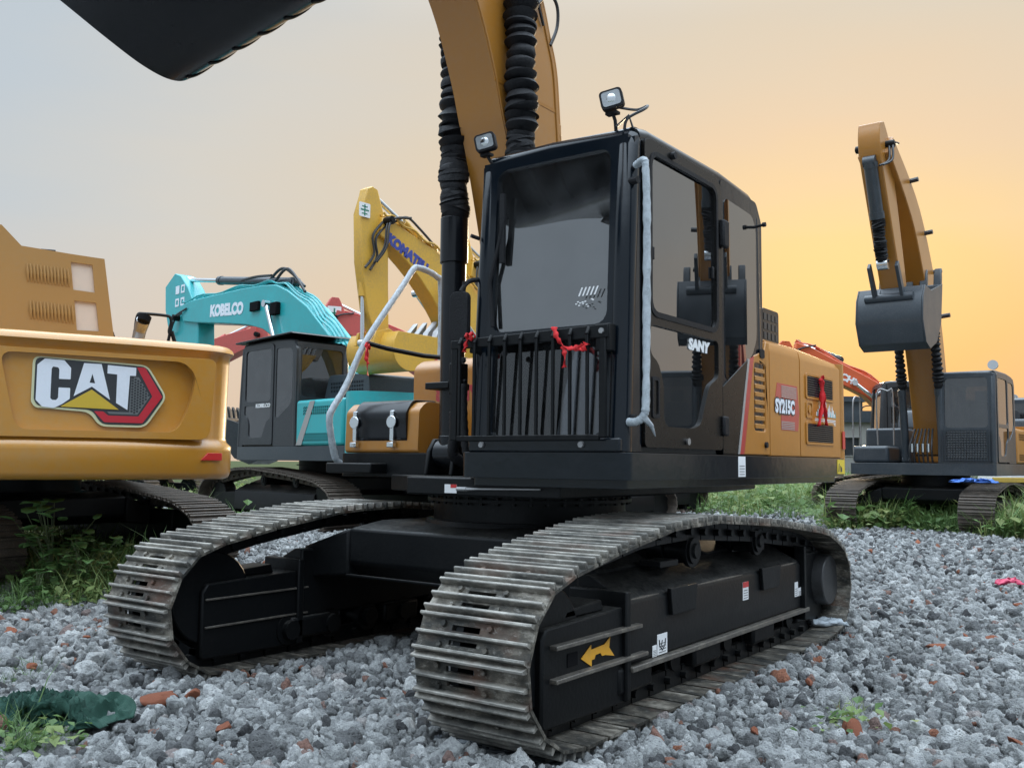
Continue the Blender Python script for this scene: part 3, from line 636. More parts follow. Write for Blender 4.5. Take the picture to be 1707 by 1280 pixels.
# bar guard over the lower window
q = MB(); q.prism([(.24, 1.865), (1.27, 1.865), (1.27, 1.935), (.24, 1.915)], 1.115, 1.135, 'x')
q.box(1.112, 1.132, .24, .285, 1.35, 1.87); q.box(1.112, 1.132, 1.215, 1.255, 1.36, 1.87); q.box(1.112, 1.132, .285, 1.215, 1.345, 1.375)
q.box(1.06, 1.125, 1.19, 1.275, 1.80, 1.94); q.box(1.05, 1.115, .36, .40, 1.84, 1.88)
GD = q.build('window_guard', M['blackm'], MX, bevel=.005)
for k in range(9):
    yy = .315+k*.105
    q = MB(); q.box(1.136, 1.152, yy-.008, yy+.008, 1.375, 1.90); q.tube([(1.15, yy, 1.885), (1.125, yy, 1.925)], .012, 8); q.build('guard_bar', M['blackm'], GD, bevel=.003)
for yy, zz in ((1.235, 1.90), (.33, 1.80), (.62, 1.82)):
    q = MB(); q.tube([(1.125, yy, zz), (1.145, yy, zz)], [.018, .015], 6); q.build('guard_bolt', M['steel'] if yy > 1 else M['rubber'], GD)
# red ribbons tied on the guard: cloth, separate things
def ribbon(pts, w, label, tw=0.5, gname='red ribbons tied to the machines'):
    P = smooth_path(pts, 6); n = len(P); q = MB(); vs = []
    for i, p in enumerate(P):
        d = (P[min(i+1, n-1)]-P[max(i-1, 0)]).normalized(); a = Vector((0, 0, 1)).cross(d)
        if a.length < .2: a = Vector((-.59, .807, 0))
        a = a.normalized(); b = d.cross(a); s_ = a*cos(i*tw)+b*sin(i*tw); s_ *= w*(.75+.3*sin(i*1.7)); vs += [p-s_, p+s_]
    q.add(vs, [(2*i, 2*i+1, 2*i+3, 2*i+2) for i in range(n-1)]); o = q.build('red_ribbon', M['ribbon'], None)
    m_ = o.modifiers.new('s', 'SOLIDIFY'); m_.thickness = .003; tag(o, label, 'ribbon', gname); return o
def rib2(groups, label):
    base = None; vs = []; fs = []
    for pts, w, tw in groups:
        o = ribbon(pts, w, label, tw); k = len(vs); vs += [tuple(v.co) for v in o.data.vertices]; fs += [tuple(i+k for i in p.vertices) for p in o.data.polygons]
        bpy.data.objects.remove(o)
    q = MB(); q.add(vs, fs); o = q.build('red_ribbon', M['ribbon'], None); m_ = o.modifiers.new('s', 'SOLIDIFY'); m_.thickness = .003
    return tag(o, label, 'ribbon', 'red ribbons tied to the machines')
rib2([([(1.15, .365, 1.90), (1.17, .39, 1.94), (1.14, .42, 1.93), (1.16, .385, 1.91)], .018, .9), ([(1.155, .38, 1.92), (1.17, .375, 1.87), (1.165, .365, 1.84)], .016, .3)], 'short red ribbon knotted on the top left corner of the bar guard')
rib2([([(1.15, .955, 1.94), (1.17, .985, 1.88), (1.17, 1.03, 1.83), (1.17, 1.09, 1.815), (1.165, 1.15, 1.83)], .018, .25), ([(1.17, 1.03, 1.83), (1.18, 1.04, 1.78), (1.17, 1.035, 1.72)], .018, .2), ([(1.165, 1.12, 1.82), (1.18, 1.15, 1.80), (1.16, 1.16, 1.84)], .02, .6)], 'longer red ribbon looped over the right bars of the bar guard')
rib2([([(.285, -1.275, 2.09), (.31, -1.25, 2.07), (.27, -1.26, 2.06), (.285, -1.275, 2.09)], .02, .9), ([(.30, -1.25, 2.08), (.305, -1.245, 1.97), (.30, -1.24, 1.85)], .018, .15), ([(.30, -1.25, 2.08), (.33, -1.24, 2.0), (.32, -1.22, 1.93)], .016, .2)], 'red ribbon hanging from the plastic wrapped handrail left of the cylinder')
rib2([([(-1.88, 1.36, 1.87), (-1.88, 1.362, 1.7), (-1.80, 1.362, 1.52)], .022, .04), ([(-1.88, 1.36, 1.87), (-1.93, 1.362, 1.7), (-1.98, 1.362, 1.53)], .022, .05), ([(-1.86, 1.36, 1.86), (-1.88, 1.37, 1.9), (-1.90, 1.36, 1.86)], .02, .5)], 'red ribbon hanging open on the ochre side cover beside the louvres')
# grab rail wrapped in plastic
q = MB()
P = smooth_path([(.97, 1.34, 2.78), (1.0, 1.40, 2.79), (1.01, 1.42, 2.74), (1.015, 1.43, 2.5), (1.02, 1.43, 2.0), (1.03, 1.43, 1.55), (1.035, 1.42, 1.47), (1.04, 1.38, 1.44), (1.03, 1.33, 1.44)], 12)
q.tube(P, [.020*(1+.10*sin(i*2.1)+random.uniform(-.08, .08)) for i in range(len(P))], 12)
q.tube([(1.035, 1.42, 1.46), (.99, 1.44, 1.42), (.93, 1.43, 1.37)], [.02, .012, .003], 6)
gr = q.build('grab_rail', M['wrap'], MX, sharp=60); lab(gr, 'grab rail wrapped in clear bubbled plastic')
q = MB(); q.cyl((.96, 1.29, 2.77), (.97, 1.36, 2.78), .014, n=8); q.cyl((.97, 1.29, 2.70), (.98, 1.36, 2.70), .02, n=10); q.cyl((1.0, 1.30, 1.46), (1.0, 1.36, 1.46), .02, n=10); q.build('rail_mount', M['rubber'], gr)
# work lamps
def lamp(loc, yaw, arm):
    e = Matrix.Translation(loc) @ Matrix.Rotation(yaw, 4, 'Z') @ Matrix.Rotation(R(12), 4, 'X')
    q = MB(); q.add(*(lambda m: (m.v, m.f))(MB().prism(rr(-.062, -.052, .062, .052, .022), .0, .045, 'x')), e)
    q.add(*(lambda m: (m.v, m.f))(MB().prism(rr(-.045, -.038, .045, .038, .02), -.03, .0, 'x')), e)
    o = q.build('work_lamp', M['rubber'], MX, bevel=.006)
    q = MB(); q.add(*(lambda m: (m.v, m.f))(MB().prism(rr(-.050, -.040, .050, .040, .016), .0455, .049, 'x')), e); l = q.build('lamp_lens', M['lens'], o)
    q = MB(); q.add(*(lambda m: (m.v, m.f))(MB().cyl((.047, 0, 0), (.051, 0, -.0), .03, .02, 16)), e); q.build('lamp_reflector', M['chrome'], l)
    q = MB(); q.tube(arm, .010, 8); q.box(loc[0]-.02, loc[0]+.02, loc[1]-.035, loc[1]+.035, loc[2]-.075, loc[2]-.06); q.build('lamp_bracket', M['rubber'], o)
lamp((.95, 1.19, 3.165), .35, [(.95, 1.19, 3.10), (.94, 1.20, 3.06), (.93, 1.20, 3.0)])
lamp((.97, .355, 3.085), .35, [(.97, .355, 3.02), (.955, .37, 2.985), (.94, .39, 2.95)])
q = MB(); q.tube(smooth_path([(.93, 1.22, 3.13), (.85, 1.28, 3.13), (.82, 1.33, 3.15), (.88, 1.34, 3.11), (.93, 1.27, 3.06), (.93, 1.25, 3.0)], 6), .008, 6); q.tube([(.95, 1.21, 3.02), (.90, 1.26, 3.09), (.90, 1.29, 3.0)], .007, 6); q.build('lamp_cable', M['hose'], CB)
q = MB(); q.prism(rr(-.55, .60, -.10, 1.1, .06), 3.045, 3.085, 'z'); q.build('roof_hatch', M['cabblack'], CB, bevel=.02)
q = MB(); q.cyl((-.66, 1.32, 2.79), (-.66, 1.40, 2.80), .010, n=8); q.cyl((-.66, 1.39, 2.80), (-.66, 1.41, 2.80), .016, n=8); q.build('mirror_pin', M['rubber'], CB)
# lower cab rear corner, stripes
mpl = lambda u, v, t: (u, 1.333+t, v)
q = MB(); q.panel([(-.125, 1.295), (-.345, 1.295), (-.52, 1.90), (-.125, 1.70)], [], -.0038, .004, mpl); q.build('corner_panel', M['door'], CB, bevel=.002)
q = MB(); q.panel([(-.345, 1.295), (-.375, 1.295), (-.545, 1.905), (-.515, 1.905)], [], .0, .006, mpl); q.build('grey_stripe', M['stripe_grey'], CB, smooth=False)
q = MB(); q.panel([(-.375, 1.295), (-.44, 1.295), (-.615, 1.93), (-.545, 1.905)], [], .0, .006, mpl); q.build('red_stripe', M['stripe_red'], CB, smooth=False)
# ochre house side: three covers, hood behind
q = MB(); q.panel([(-.44, 1.292), (-.885, 1.292), (-.885, 2.05), (-.835, 2.05), (-.80, 1.985), (-.62, 1.935)], [rr(-.815, 1.45, -.62, 1.89, .03)], -.05, .004, mpl)
SC1 = q.build('side_cover', M['orange_side'], MX, bevel=.008)
q = MB()
for k in range(8):
    z = 1.475+k*.052; q.add([(-.815, 1.30, z-.01), (-.62, 1.30, z-.01), (-.62, 1.30, z+.052), (-.815, 1.30, z+.052)], [(0, 1, 2, 3)])
q.build('vent_recess', M['orange'], SC1, smooth=False)
q = MB()
for k in range(8):
    z = 1.465+k*.052; q.prism([(1.337, z+.0), (1.338, z+.028), (1.30, z+.046), (1.298, z+.04), (1.325, z+.0)], -.80, -.64, 'x')
q.build('vent_louvre', M['orange'], SC1, bevel=.003)
q = MB(); q.panel(rr(-.79, 1.93, -.71, 1.99, .02), [], .004, .010, mpl); q.build('camera_port', M['rubber'], SC1)
q = MB(); q.cyl((-.80, 1.337, 1.36), (-.80, 1.352, 1.36), .02, n=10); q.build('cover_lock', M['rubber'], SC1)
def hood_panel(x0, x1, ztop0, ztop1, holes=[]):
    prof = [(1.333, 1.292), (1.333, ztop0-.10), (1.322, ztop0-.045), (1.29, ztop0-.01), (1.22, ztop0)]
    q = MB(); k = len(prof)
    vs = [(x0, a, b) for a, b in prof]+[(x1, a, b+(ztop1-ztop0) if i > 1 else b) for i, (a, b) in enumerate(prof)]
    vs += [(x0, a-.02, b-.012) for a, b in prof]+[(x1, a-.02, b-.012+(ztop1-ztop0 if i > 1 else 0)) for i, (a, b) in enumerate(prof)]
    fs = [(i, i+1, k+i+1, k+i) for i in range(k-1)]+[(2*k+i+1, 2*k+i, 3*k+i, 3*k+i+1) for i in range(k-1)]
    fs += [(0, k, 3*k, 2*k), (k-1, 2*k-1, 4*k-1, 3*k-1)]+[(i, 2*k+i, 2*k+i+1, i+1) for i in range(k-1)]+[(k+i, k+i+1, 3*k+i+1, 3*k+i) for i in range(k-1)]
    q.add(vs, fs); return q.build('side_cover', M['orange_side'], MX, bevel=.004, sharp=50)
SC2 = hood_panel(-.90, -1.475, 2.085, 2.085); SC3 = hood_panel(-1.49, -2.40, 2.085, 2.05)
for z0, z1 in ((1.735, 1.885), (1.40, 1.535)):
    q = MB(); q.panel(rr(-2.23, z0-.02, -1.59, z1+.02, .03), [rr(-2.20, z0, -1.62, z1, .02)], 0, .008, mpl); q.build('grille_frame', M['orange_side'], SC3, bevel=.002)
    q = MB(); q.box(-2.21, -1.61, 1.334, 1.336, z0-.005, z1+.005); g = q.build('grille', M['hole'], SC3)
    q = MB()
    for k in range(9): q.box(-2.20, -1.62, 1.336, 1.342, z0+.004+k*(z1-z0)/9, z0+.011+k*(z1-z0)/9)
    q.build('grille_slat', M['dgrey'], g, smooth=False)
q = MB(); q.panel(rr(-1.74, 1.575, -1.60, 1.70, .02), [rr(-1.72, 1.59, -1.62, 1.685, .015)], 0, .007, mpl); q.cyl((-1.67, 1.334, 1.64), (-1.67, 1.342, 1.64), .03, n=14); q.build('cover_latch', M['orange'], SC3)
# model lettering and graphics
q = MB(); q.panel([(-.98, 1.64), (-1.03, 1.79), (-1.42, 1.79), (-1.46, 1.60), (-1.43, 1.47), (-1.10, 1.47), (-1.10, 1.585), (-1.02, 1.60)], [], 0, .002, mpl); q.build('model_sticker', M['stripe_red'], SC2, smooth=False)
q = MB()
for k in range(6):
    q.panel([(-1.10-k*.0, 1.775-k*.014), (-1.40, 1.775-k*.014), (-1.405, 1.768-k*.014), (-1.11, 1.768-k*.014)], [], .0025, .0035, mpl)
for k in range(5): q.panel([(-1.10, 1.53-k*.012), (-1.36, 1.53-k*.012), (-1.36, 1.524-k*.012), (-1.10, 1.524-k*.012)], [], .0025, .0035, mpl)
q.build('sticker_stripe', M['stripe_grey'], SC2, smooth=False)
text('SY215C', .125, M['logo_black'], SC2, lambda u, v, t: (-.985-u, 1.333+.0035+t, 1.590+v), bold=.016, sx=.90, t=.001)
text('SY215C', .125, M['logo_white'], SC2, lambda u, v, t: (-.985-u, 1.333+.005+t, 1.590+v), bold=.006, sx=.90, t=.0015)
q = MB(); rnd = random.Random(3)   # small skyline sticker
for k in range(15):
    x = -1.83-k*.030; h = [.03, .05, .09, .06, .11, .07, .04, .13, .05, .08, .10, .05, .09, .06, .03][k]; q.prism([(x, 1.60), (x-.022, 1.60), (x-.020, 1.60+h*.7), (x-.011, 1.60+h), (x-.002, 1.60+h*.7)], 1.3332, 1.3352, 'y')
for k in range(4): q.box(-2.28, -1.80, 1.3332, 1.335, 1.575-k*.012, 1.581-k*.012)
q.build('skyline_sticker', M['white'], SC3, smooth=False)
q = MB()
for k in range(0, 15, 2):
    x = -1.845-k*.030; q.prism([(x, 1.60), (x-.018, 1.60), (x-.010, 1.65)], 1.3353, 1.3362, 'y')
q.build('sticker_print', M['teal'], SC3, smooth=False)
# house core, right-hand side, hood, counterweight
q = MB(); q.box(-2.40, -.85, -1.30, 1.20, 1.29, 2.055); q.build('engine_house', M['orange'], MX, bevel=.04, seg=3)
q = MB(); q.prism(rpoly([(-2.38, 2.056), (-2.30, 2.30), (-1.45, 2.34), (-1.35, 2.056)], .08), -.9, .8, 'y'); q.build('engine_hood', M['dgrey'], MX, bevel=.04)
q = MB(); q.prism(rpoly([(-.92, 2.056), (-.92, 2.30), (-1.22, 2.30), (-1.22, 2.056)], .03), 1.0, 1.28, 'y'); mg = q.build('muffler_guard', M['black'], MX, bevel=.015)
q = MB()
for r_ in range(3):
    for k in range(4): q.box(-1.19+k*.07, -1.15+k*.07, 1.2805, 1.283, 2.09+r_*.065, 2.135+r_*.065)
q.build('vent_slots', M['dgrey'], mg, smooth=False)
pl = rpoly([(-2.41, -1.34), (-2.41, 1.34), (-2.55, 1.33), (-2.70, 1.1), (-2.84, .5), (-2.86, 0), (-2.84, -.5), (-2.70, -1.1), (-2.55, -1.33)], .12, 5)
q = MB(); q.prism(pl, 1.16, 2.04, 'z'); q.build('counterweight', M['orange'], MX, bevel=.06, seg=3)
q = MB(); q.panel([(-2.43, 1.36), (-2.49, 1.36), (-2.49, 1.50), (-2.43, 1.50)], [], .006, .010, mpl); q.build('red_reflector', M['red'], MX, smooth=False)
q = MB(); q.prism(rpoly([(-1.40, 1.285), (-1.40, 2.03), (-.42, 2.03), (-.31, 1.96), (-.31, 1.285)], .05), -1.34, -.42, 'y'); tk = q.build('fuel_tank', M['orange'], MX, bevel=.03, seg=3)
text('SANY', .14, M['stripe_red'], tk, lambda u, v, t: (-.31+t, -1.10+u, 1.70+v), bold=.012, sx=1.2, t=.002)
q = MB(); q.prism(rpoly([(.05, 1.287), (.05, 1.64), (.33, 1.64), (.405, 1.58), (.415, 1.287)], .03), -1.34, -.64, 'y'); tb = q.build('toolbox', M['orange'], MX, bevel=.02, seg=3)
q = MB(); q.prism(rpoly([(.10, 1.36), (.42, 1.36), (.435, 1.56), (.36, 1.655), (.10, 1.66)], .04), -1.24, -.74, 'y'); lid = q.build('toolbox_lid', M['black'], tb, bevel=.02, seg=3)
for yy in (-1.22, -.86):
    q = MB(); q.box(.425, .445, yy-.018, yy+.018, 1.37, 1.58); q.cyl((.44, yy, 1.50), (.452, yy, 1.50), .045, n=14); q.box(.425, .46, yy-.03, yy+.03, 1.325, 1.36); q.build('latch', M['chrome'], tb, bevel=.004)
q = MB(); P = smooth_path([(.50, -1.30, 1.21), (.55, -1.30, 1.26), (.595, -1.30, 1.42), (.61, -1.30, 1.53), (.58, -1.30, 1.60), (.45, -1.30, 1.78), (.27, -1.30, 2.105), (-.10, -1.30, 2.56), (-.235, -1.30, 2.73), (-.29, -1.30, 2.755), (-.40, -1.30, 2.75), (-.52, -1.30, 2.72), (-.57, -1.30, 2.66), (-.58, -1.30, 2.2), (-.58, -1.30, 2.0)], 8)
q.tube(P, [.024*(1+random.uniform(-.07, .07)) for _ in P], 12); hr = q.build('handrail', M['wrap'], MX, sharp=60); lab(hr, 'handrail wrapped in clear plastic')
q = MB(); q.tube([(.27, -1.30, 2.10), (.10, -1.25, 2.07), (-.15, -1.1, 2.03), (-.55, -1.0, 2.03)], .018, 8); q.build('handrail_brace', M['blackm'], hr)
q = MB(); q.box(.35, .60, -1.34, -.9, 1.145, 1.215); q.build('step', M['blackm'], MX, bevel=.01)
# boom
bot = [(.02, 1.45), (.12, 1.9), (.24, 2.6), (.33, 2.95), (.43, 3.28), (.50, 3.46), (.60, 3.74), (.80, 4.14), (1.15, 4.55), (1.7, 4.95), (2.6, 5.25), (3.6, 5.4), (4.7, 5.42)]
top = [(-.28, 1.45), (-.32, 2.0), (-.26, 2.8), (-.17, 3.62), (-.125, 3.96), (-.04, 4.18), (.06, 4.42), (.30, 4.85), (.75, 5.35), (1.4, 5.75), (2.4, 5.95), (3.6, 5.9), (4.75, 5.75)]
sm2 = lambda l: [(p.x, p.y) for p in smooth_path(l, 5)]
q = MB(); B_, T_ = sm2(bot), sm2(top)
inb = [(a-.015, b+.01) for a, b in B_]
q.prism(B_+T_[::-1], -.245, .105, 'y'); BM = q.build('boom', M['orange'], MX, bevel=.006, sharp=25)
q = MB(); q.tube([Vector((a, .108, b)) for a, b in [(p[0]-.012, p[1]+.005) for p in B_[12:]]], .007, 6); q.tube([Vector((a, .108, b)) for a, b in [(p[0]+.035, p[1]-.01) for p in T_[10:]]], .007, 6); q.build('weld_seam', M['orange'], BM)
q = MB(); q.prism([(-.15, 3.66), (.58, 3.66), (.58, 3.685), (-.15, 3.685)], .105, .1075, 'y'); q.build('weld_seam', M['orange_side'], BM)
q = MB(); q.box(-.21, -.15, .05, .10, 3.52, 3.60); q.tube([(-.19, .04, 3.56), (-.26, .04, 3.57)], .03, 4); q.build('pipe_clamp', M['orange'], BM, bevel=.004)
q = MB(); q.tube([Vector((p[0]-.035, .07, p[1]+.02)) for p in T_[8:40]], .022, 8); q.tube([Vector((p[0]-.035, -.02, p[1]+.02)) for p in T_[8:40]], .022, 8); q.build('boom_pipe', M['orange'], BM)
q = MB(); q.tube(smooth_path([(.14, .12, 4.33), (.0, .13, 4.46), (-.10, .13, 4.42), (-.12, .12, 4.28), (-.05, .11, 4.12)], 8), .012, 8); q.tube(smooth_path([(.3, .12, 4.6), (.18, .13, 4.42), (.05, .12, 4.22)], 6), .010, 8); q.build('boom_hose', M['hose'], BM)
for yy, z0 in ((-.34, 2.89), (.21, 2.93)):
    q = MB(); q.cyl((.42, yy, 1.30), (.42, yy, z0-.32), .082, n=28); q.cyl((.42, yy, z0-.34), (.42, yy, z0-.03), .094, n=28); q.cyl((.42, yy-.085, 1.28), (.42, yy+.085, 1.28), .10, n=20)
    q.cyl((.42, yy, 1.29), (.42, yy, 1.40), .075, .088, 24)
    o = q.build('boom_cylinder', M['black'], MX, bevel=.006)
    q = MB(); q.cyl((.42, yy, z0-.03), (.43, yy, 4.80), .05, n=16); q.build('piston_rod', M['chrome'], o)
    q = MB(); q.tube([(.42, yy, z0-.035), (.42, yy, z0-.015)], .075, 20); q.build('gaiter_clamp', M['steel'], o)
    gaiter(o, (.42, yy, z0-.02), (.43, yy, 3.35), .10, 16, random, amp=.14); gaiter(o, (.43, yy, 3.33), (.43, yy, 4.72), .108, 20, random, amp=.30)
    q = MB(); q.prism([(.28, 1.14), (.56, 1.14), (.53, 1.30), (.47, 1.38), (.37, 1.38), (.31, 1.30)], yy-.125, yy-.09, 'y'); q.build('cylinder_bracket', M['blackm'], MX, bevel=.01); q = MB(); q.prism([(.28, 1.14), (.56, 1.14), (.53, 1.30), (.47, 1.38), (.37, 1.38), (.31, 1.30)], yy+.09, yy+.125, 'y'); q.build('cylinder_bracket', M['blackm'], MX, bevel=.01)
q = MB(); q.tube([(.50, -.33, 1.72), (.52, -.2, 1.74), (.55, -.12, 1.74)], .018, 8); q.box(.36, .58, -.44, -.24, 1.70, 1.745); q.box(.50, .60, -.22, -.14, 1.66, 1.86); q.build('hose_clamp', M['blackm'], BM, bevel=.008)
q = MB(); q.tube(smooth_path([(.56, -.20, 1.85), (.58, -.18, 1.75), (.58, -.18, 1.60)], 4), .024, 10); q.cyl((.58, -.18, 1.61), (.58, -.18, 1.52), .028, n=8); o = q.build('hose_fitting', M['chrome'], BM)
q = MB(); P = smooth_path([(.58, -.18, 1.55), (.58, -.18, 1.40), (.56, -.20, 1.27), (.46, -.14, 1.20)], 10); q.tube(P, [.034+.004*(i % 2) for i in range(len(P))], 12)
P = smooth_path([(.60, -.10, 1.72), (.61, -.08, 1.45), (.60, -.05, 1.25), (.5, 0, 1.18)], 10); q.tube(P, [.024+.004*(i % 2) for i in range(len(P))], 12); q.build('hydraulic_hose', M['rubber'], BM)
# stick and bucket, coming down in front
q = MB(); q.prism([(p.x, p.y) for p in smooth_path([(5.35, 6.25), (4.7, 5.9), (3.9, 5.05), (3.05, 4.15), (2.75, 4.0)], 4)]+[(p.x, p.y) for p in smooth_path([(2.68, 4.25), (3.3, 4.95), (4.0, 6.0), (4.7, 6.6), (5.25, 6.55)], 4)], -.22, .16, 'y'); SK = q.build('stick', M['orange'], MX, bevel=.02)
cylinder(MX, (2.2, 6.15), (5.2, 6.45), .085, .6, -.03, name='stick_cylinder')
cylinder(MX, (4.55, 6.75), (3.3, 4.9), .07, .6, -.03, name='bucket_cylinder')
prof = [(p.x, p.y) for p in smooth_path([(3.95, 3.78), (3.5, 3.62), (3.03, 3.42), (2.78, 3.31), (2.58, 3.235), (2.42, 3.215), (2.30, 3.265), (2.16, 3.42), (2.08, 3.65), (2.12, 3.92), (2.30, 4.12)], 6)]
inn = []
for i, p in enumerate(prof):
    a = Vector(prof[max(0, i-1)]); b = Vector(prof[min(len(prof)-1, i+1)]); d = (b-a).normalized(); inn.append((p[0]+d.y*.04, p[1]-d.x*.04))
q = MB(); q.prism(prof+inn[::-1], -.60, .60, 'y'); q.prism(prof+[(2.9, 4.15)], -.63, -.60, 'y'); q.prism(prof+[(2.9, 4.15)], .60, .63, 'y')
q.prism([(2.45, 3.9), (3.0, 3.85), (2.85, 4.35), (2.55, 4.4)], -.28, -.23, 'y'); q.prism([(2.45, 3.9), (3.0, 3.85), (2.85, 4.35), (2.55, 4.4)], .17, .22, 'y')
BK = q.build('bucket', M['black'], MX, sharp=30)
out = [(2*p[0]-i_[0], 2*p[1]-i_[1]) for p, i_ in zip(prof, inn)]
for k in range(6):
    yy = -.55+k*.215; q = MB(); q.prism([(p[0], p[1]) for p in prof[32:52]]+[((p[0]*.8+o_[0]*.2), (p[1]*.8+o_[1]*.2)) for p, o_ in zip(prof[32:52], out[32:52])][::-1], yy-.014, yy+.014, 'y'); q.build('wear_strap', M['blackm'], BK, bevel=.004)
for k in range(5):
    yy = -.54+k*.27; q = MB(); q.prism([(3.85, 3.70), (3.95, 3.80), (4.25, 3.93), (4.27, 3.90), (4.0, 3.72)], yy-.05, yy+.05, 'y'); q.build('bucket_tooth', M['blackm'], BK, bevel=.01)

BK.matrix_local = Matrix.Translation((0, -.6, 3.25)) @ Matrix.Rotation(R(8), 4, 'X') @ Matrix.Diagonal((1, .90, 1, 1)) @ Matrix.Translation((0, .6, -3.25))

# ================================================================== the other machines
def pose(fw_, rt_): h = FH*fw_+RH*rt_; return math.atan2(h.y, h.x)
def pos(lat, dep): p = CAM+FH*dep+RH*lat; return Vector((p.x, p.y, 0))
def in_plane(root_pos, hd, sc, u, v, yl=0.):      # survey point -> machine's own (x, z)
    h = Vector((cos(hd), sin(hd), 0)); l = Vector((-sin(hd), cos(hd), 0)); d = ray(u, v)
    o = Vector((root_pos.x, root_pos.y, 0))+l*yl*sc; t = (o-CAM).dot(l)/d.dot(l); p = CAM+d*t
    return ((p-o).dot(h)/sc, p.z/sc)
# --- teal machine
hk = pose(cos(R(44)), -sin(R(44))); pk = pos(-3.457, 19.); K = lambda u, v: in_plane(pk, hk, 1.15, u, v)
cfgK = dict(bpoly=([K(600, 650), K(592, 612), K(577, 572), K(552, 540), K(530, 512), K(499, 487), K(478, 477), K(455, 478), K(419, 484), K(375, 494), K(336, 503), K(318, 512)], [K(520, 690), K(505, 620), K(485, 580), K(471, 562), K(455, 550), K(437, 545), K(417, 543), K(380, 541), K(342, 540), K(322, 538)]),
    spoly=([K(299, 467), K(305, 458), K(316, 462), K(327, 481), K(335, 503), K(344, 534), K(344, 570), K(340, 640), K(330, 700)], [K(289, 481), K(289, 519), K(293, 545), K(302, 569), K(304, 640), K(306, 700)]), body=M['teal'], dark=M['slate'], cab=M['dgrey'], visor=True, hood=M['slate'], tank=M['teal'], cylm=M['slate'],
    boom=([(.1, 1.5), K(590, 640), K(565, 575), K(520, 527), K(450, 512), K(375, 522), K(312, 532)], [.30, .50, .60, .62, .56, .40, .28]),
    stick=([K(308, 460), K(313, 500), K(315, 600), K(315, 700)], [.10, .34, .30, .18]), hosept=K(300, 560),
    bcyl=((.7, 1.35), K(470, 510), .72), scyl=(K(492, 470), K(316, 467), .68), kcyl=(K(296, 500), K(300, 640), .6), bucket=(K(315, 700), R(-30), ))
rk, ck, bk, sk = excavator('excavator', pk, hk, 'teal excavator with grey cab and sun visor, boom reaching left', cfgK, sc=1.15)
hT = in_plane(pk, hk, 1.15, 350, 525, .245); hT2 = in_plane(pk, hk, 1.15, 395, 523, .245)
def boom_text(s, par, a, b, y, size, m, bold=.02, sx=1.1, shear=0.):
    a = Vector(a); b = Vector(b); d = (b-a).normalized(); n = Vector((d.y, -d.x)) if d.x < 0 else Vector((-d.y, d.x))
    if n.y < 0: n = -n
    return text(s, size, m, par, lambda u, v, t: (a.x+d.x*u+n.x*v, y+t, a.y+d.y*u+n.y*v), bold=bold, sx=sx, t=.004, shear=shear)
KL = lambda u, v: in_plane(pk, hk, 1.15, u, v, .243)
boom_text('KOBELCO', bk, KL(350, 527), KL(394, 523), .243, .31, M['logo_white'], .02, .98)
text('KOBELCO', .085, M['white'], ck, lambda u, v, t: (.42-u, 1.345+t, 1.93+v), bold=.004, sx=1.2)
q = MB(); q.panel([(-.86, 1.30), (-1.02, 1.30), (-1.38, 1.98), (-1.24, 1.98)], [], .010, .014, mpl); q.build('grey_stripe', M['stripe_grey'], rk, smooth=False)
def ybucket(root, piv):                   # bucket held level, mouth up, row of teeth along the far lip
    px_, pz_ = piv; pr = [(.22, .12), (.32, -.10), (.26, -.38), (.0, -.52), (-.35, -.46), (-.72, -.22), (-.98, .10)]
    sh = [(p.x+px_, p.y+pz_) for p in smooth_path(pr, 4)]; i2 = [(px_+(a-px_)*.94, pz_+(b-pz_)*.94) for a, b in sh]
    q = MB(); w = 1.12; q.prism(sh+i2[::-1], -w/2, w/2, 'y'); q.prism(sh, -w/2-.03, -w/2, 'y'); q.prism(sh, w/2, w/2+.03, 'y')
    for yy in (-.24, .19): q.prism([(px_-.15, pz_-.1), (px_+.45, pz_-.1), (px_+.40, pz_+.12), (px_+.1, pz_+.2), (px_-.1, pz_+.12)], yy, yy+.05, 'y')
    o = q.build('bucket', M['kyellow'], root, bevel=.008)
    for k in range(5):
        y = -w/2+.07+k*(w-.14)/4; q = MB(); q.prism([(px_-1.02, pz_-.02), (px_-.90, pz_+.02), (px_-.98, pz_+.26), (px_-1.22, pz_+.50), (px_-1.14, pz_+.20)], y-.065, y+.065, 'y'); q.build('bucket_tooth', M['steel'], o, bevel=.015)
# --- lemon yellow machines
hy = pose(-cos(R(40)), -sin(R(40))); py = pos(1.09, 20.); KY = lambda u, v: in_plane(py, hy, 1., u, v)
cfgY = dict(sw=.10, bhw=.17, bpoly=([KY(800, 560), KY(790, 500), KY(765, 462), KY(733, 434), KY(710, 416), KY(686, 400), KY(660, 382), KY(639, 368), KY(627, 364)], [KY(760, 640), KY(745, 580), KY(727, 531), KY(711, 500), KY(686, 462), KY(670, 442), KY(655, 425), KY(638, 407), KY(622, 394)]),
    spoly=([KY(606, 315), KY(614, 312), KY(624, 319), KY(633, 356), KY(641, 410), KY(641, 480), KY(642, 562)], [KY(604, 325), KY(595, 356), KY(596, 437), KY(606, 519), KY(619, 562)]), body=M['kyellow'], dark=M['dgrey'], tank=M['kyellow'], cylm=M['kyellow'], cylm2=M['kyellow'],
    boom=([(.1, 1.6), (1.1, 2.9), KY(768, 520), KY(733, 470), KY(690, 418), KY(632, 372)], [.30, .42, .46, .42, .34, .22]),
    stick=([KY(611, 318), KY(617, 372), KY(621, 430), KY(634, 560)], [.10, .24, .22, .15]), hosept=KY(612, 440),
    bcyl=((.7, 1.35), KY(716, 486), .7), scyl=(KY(737, 436), KY(618, 322), .58), kcyl=(KY(606, 400), KY(604, 572), .55), bw=1.2)
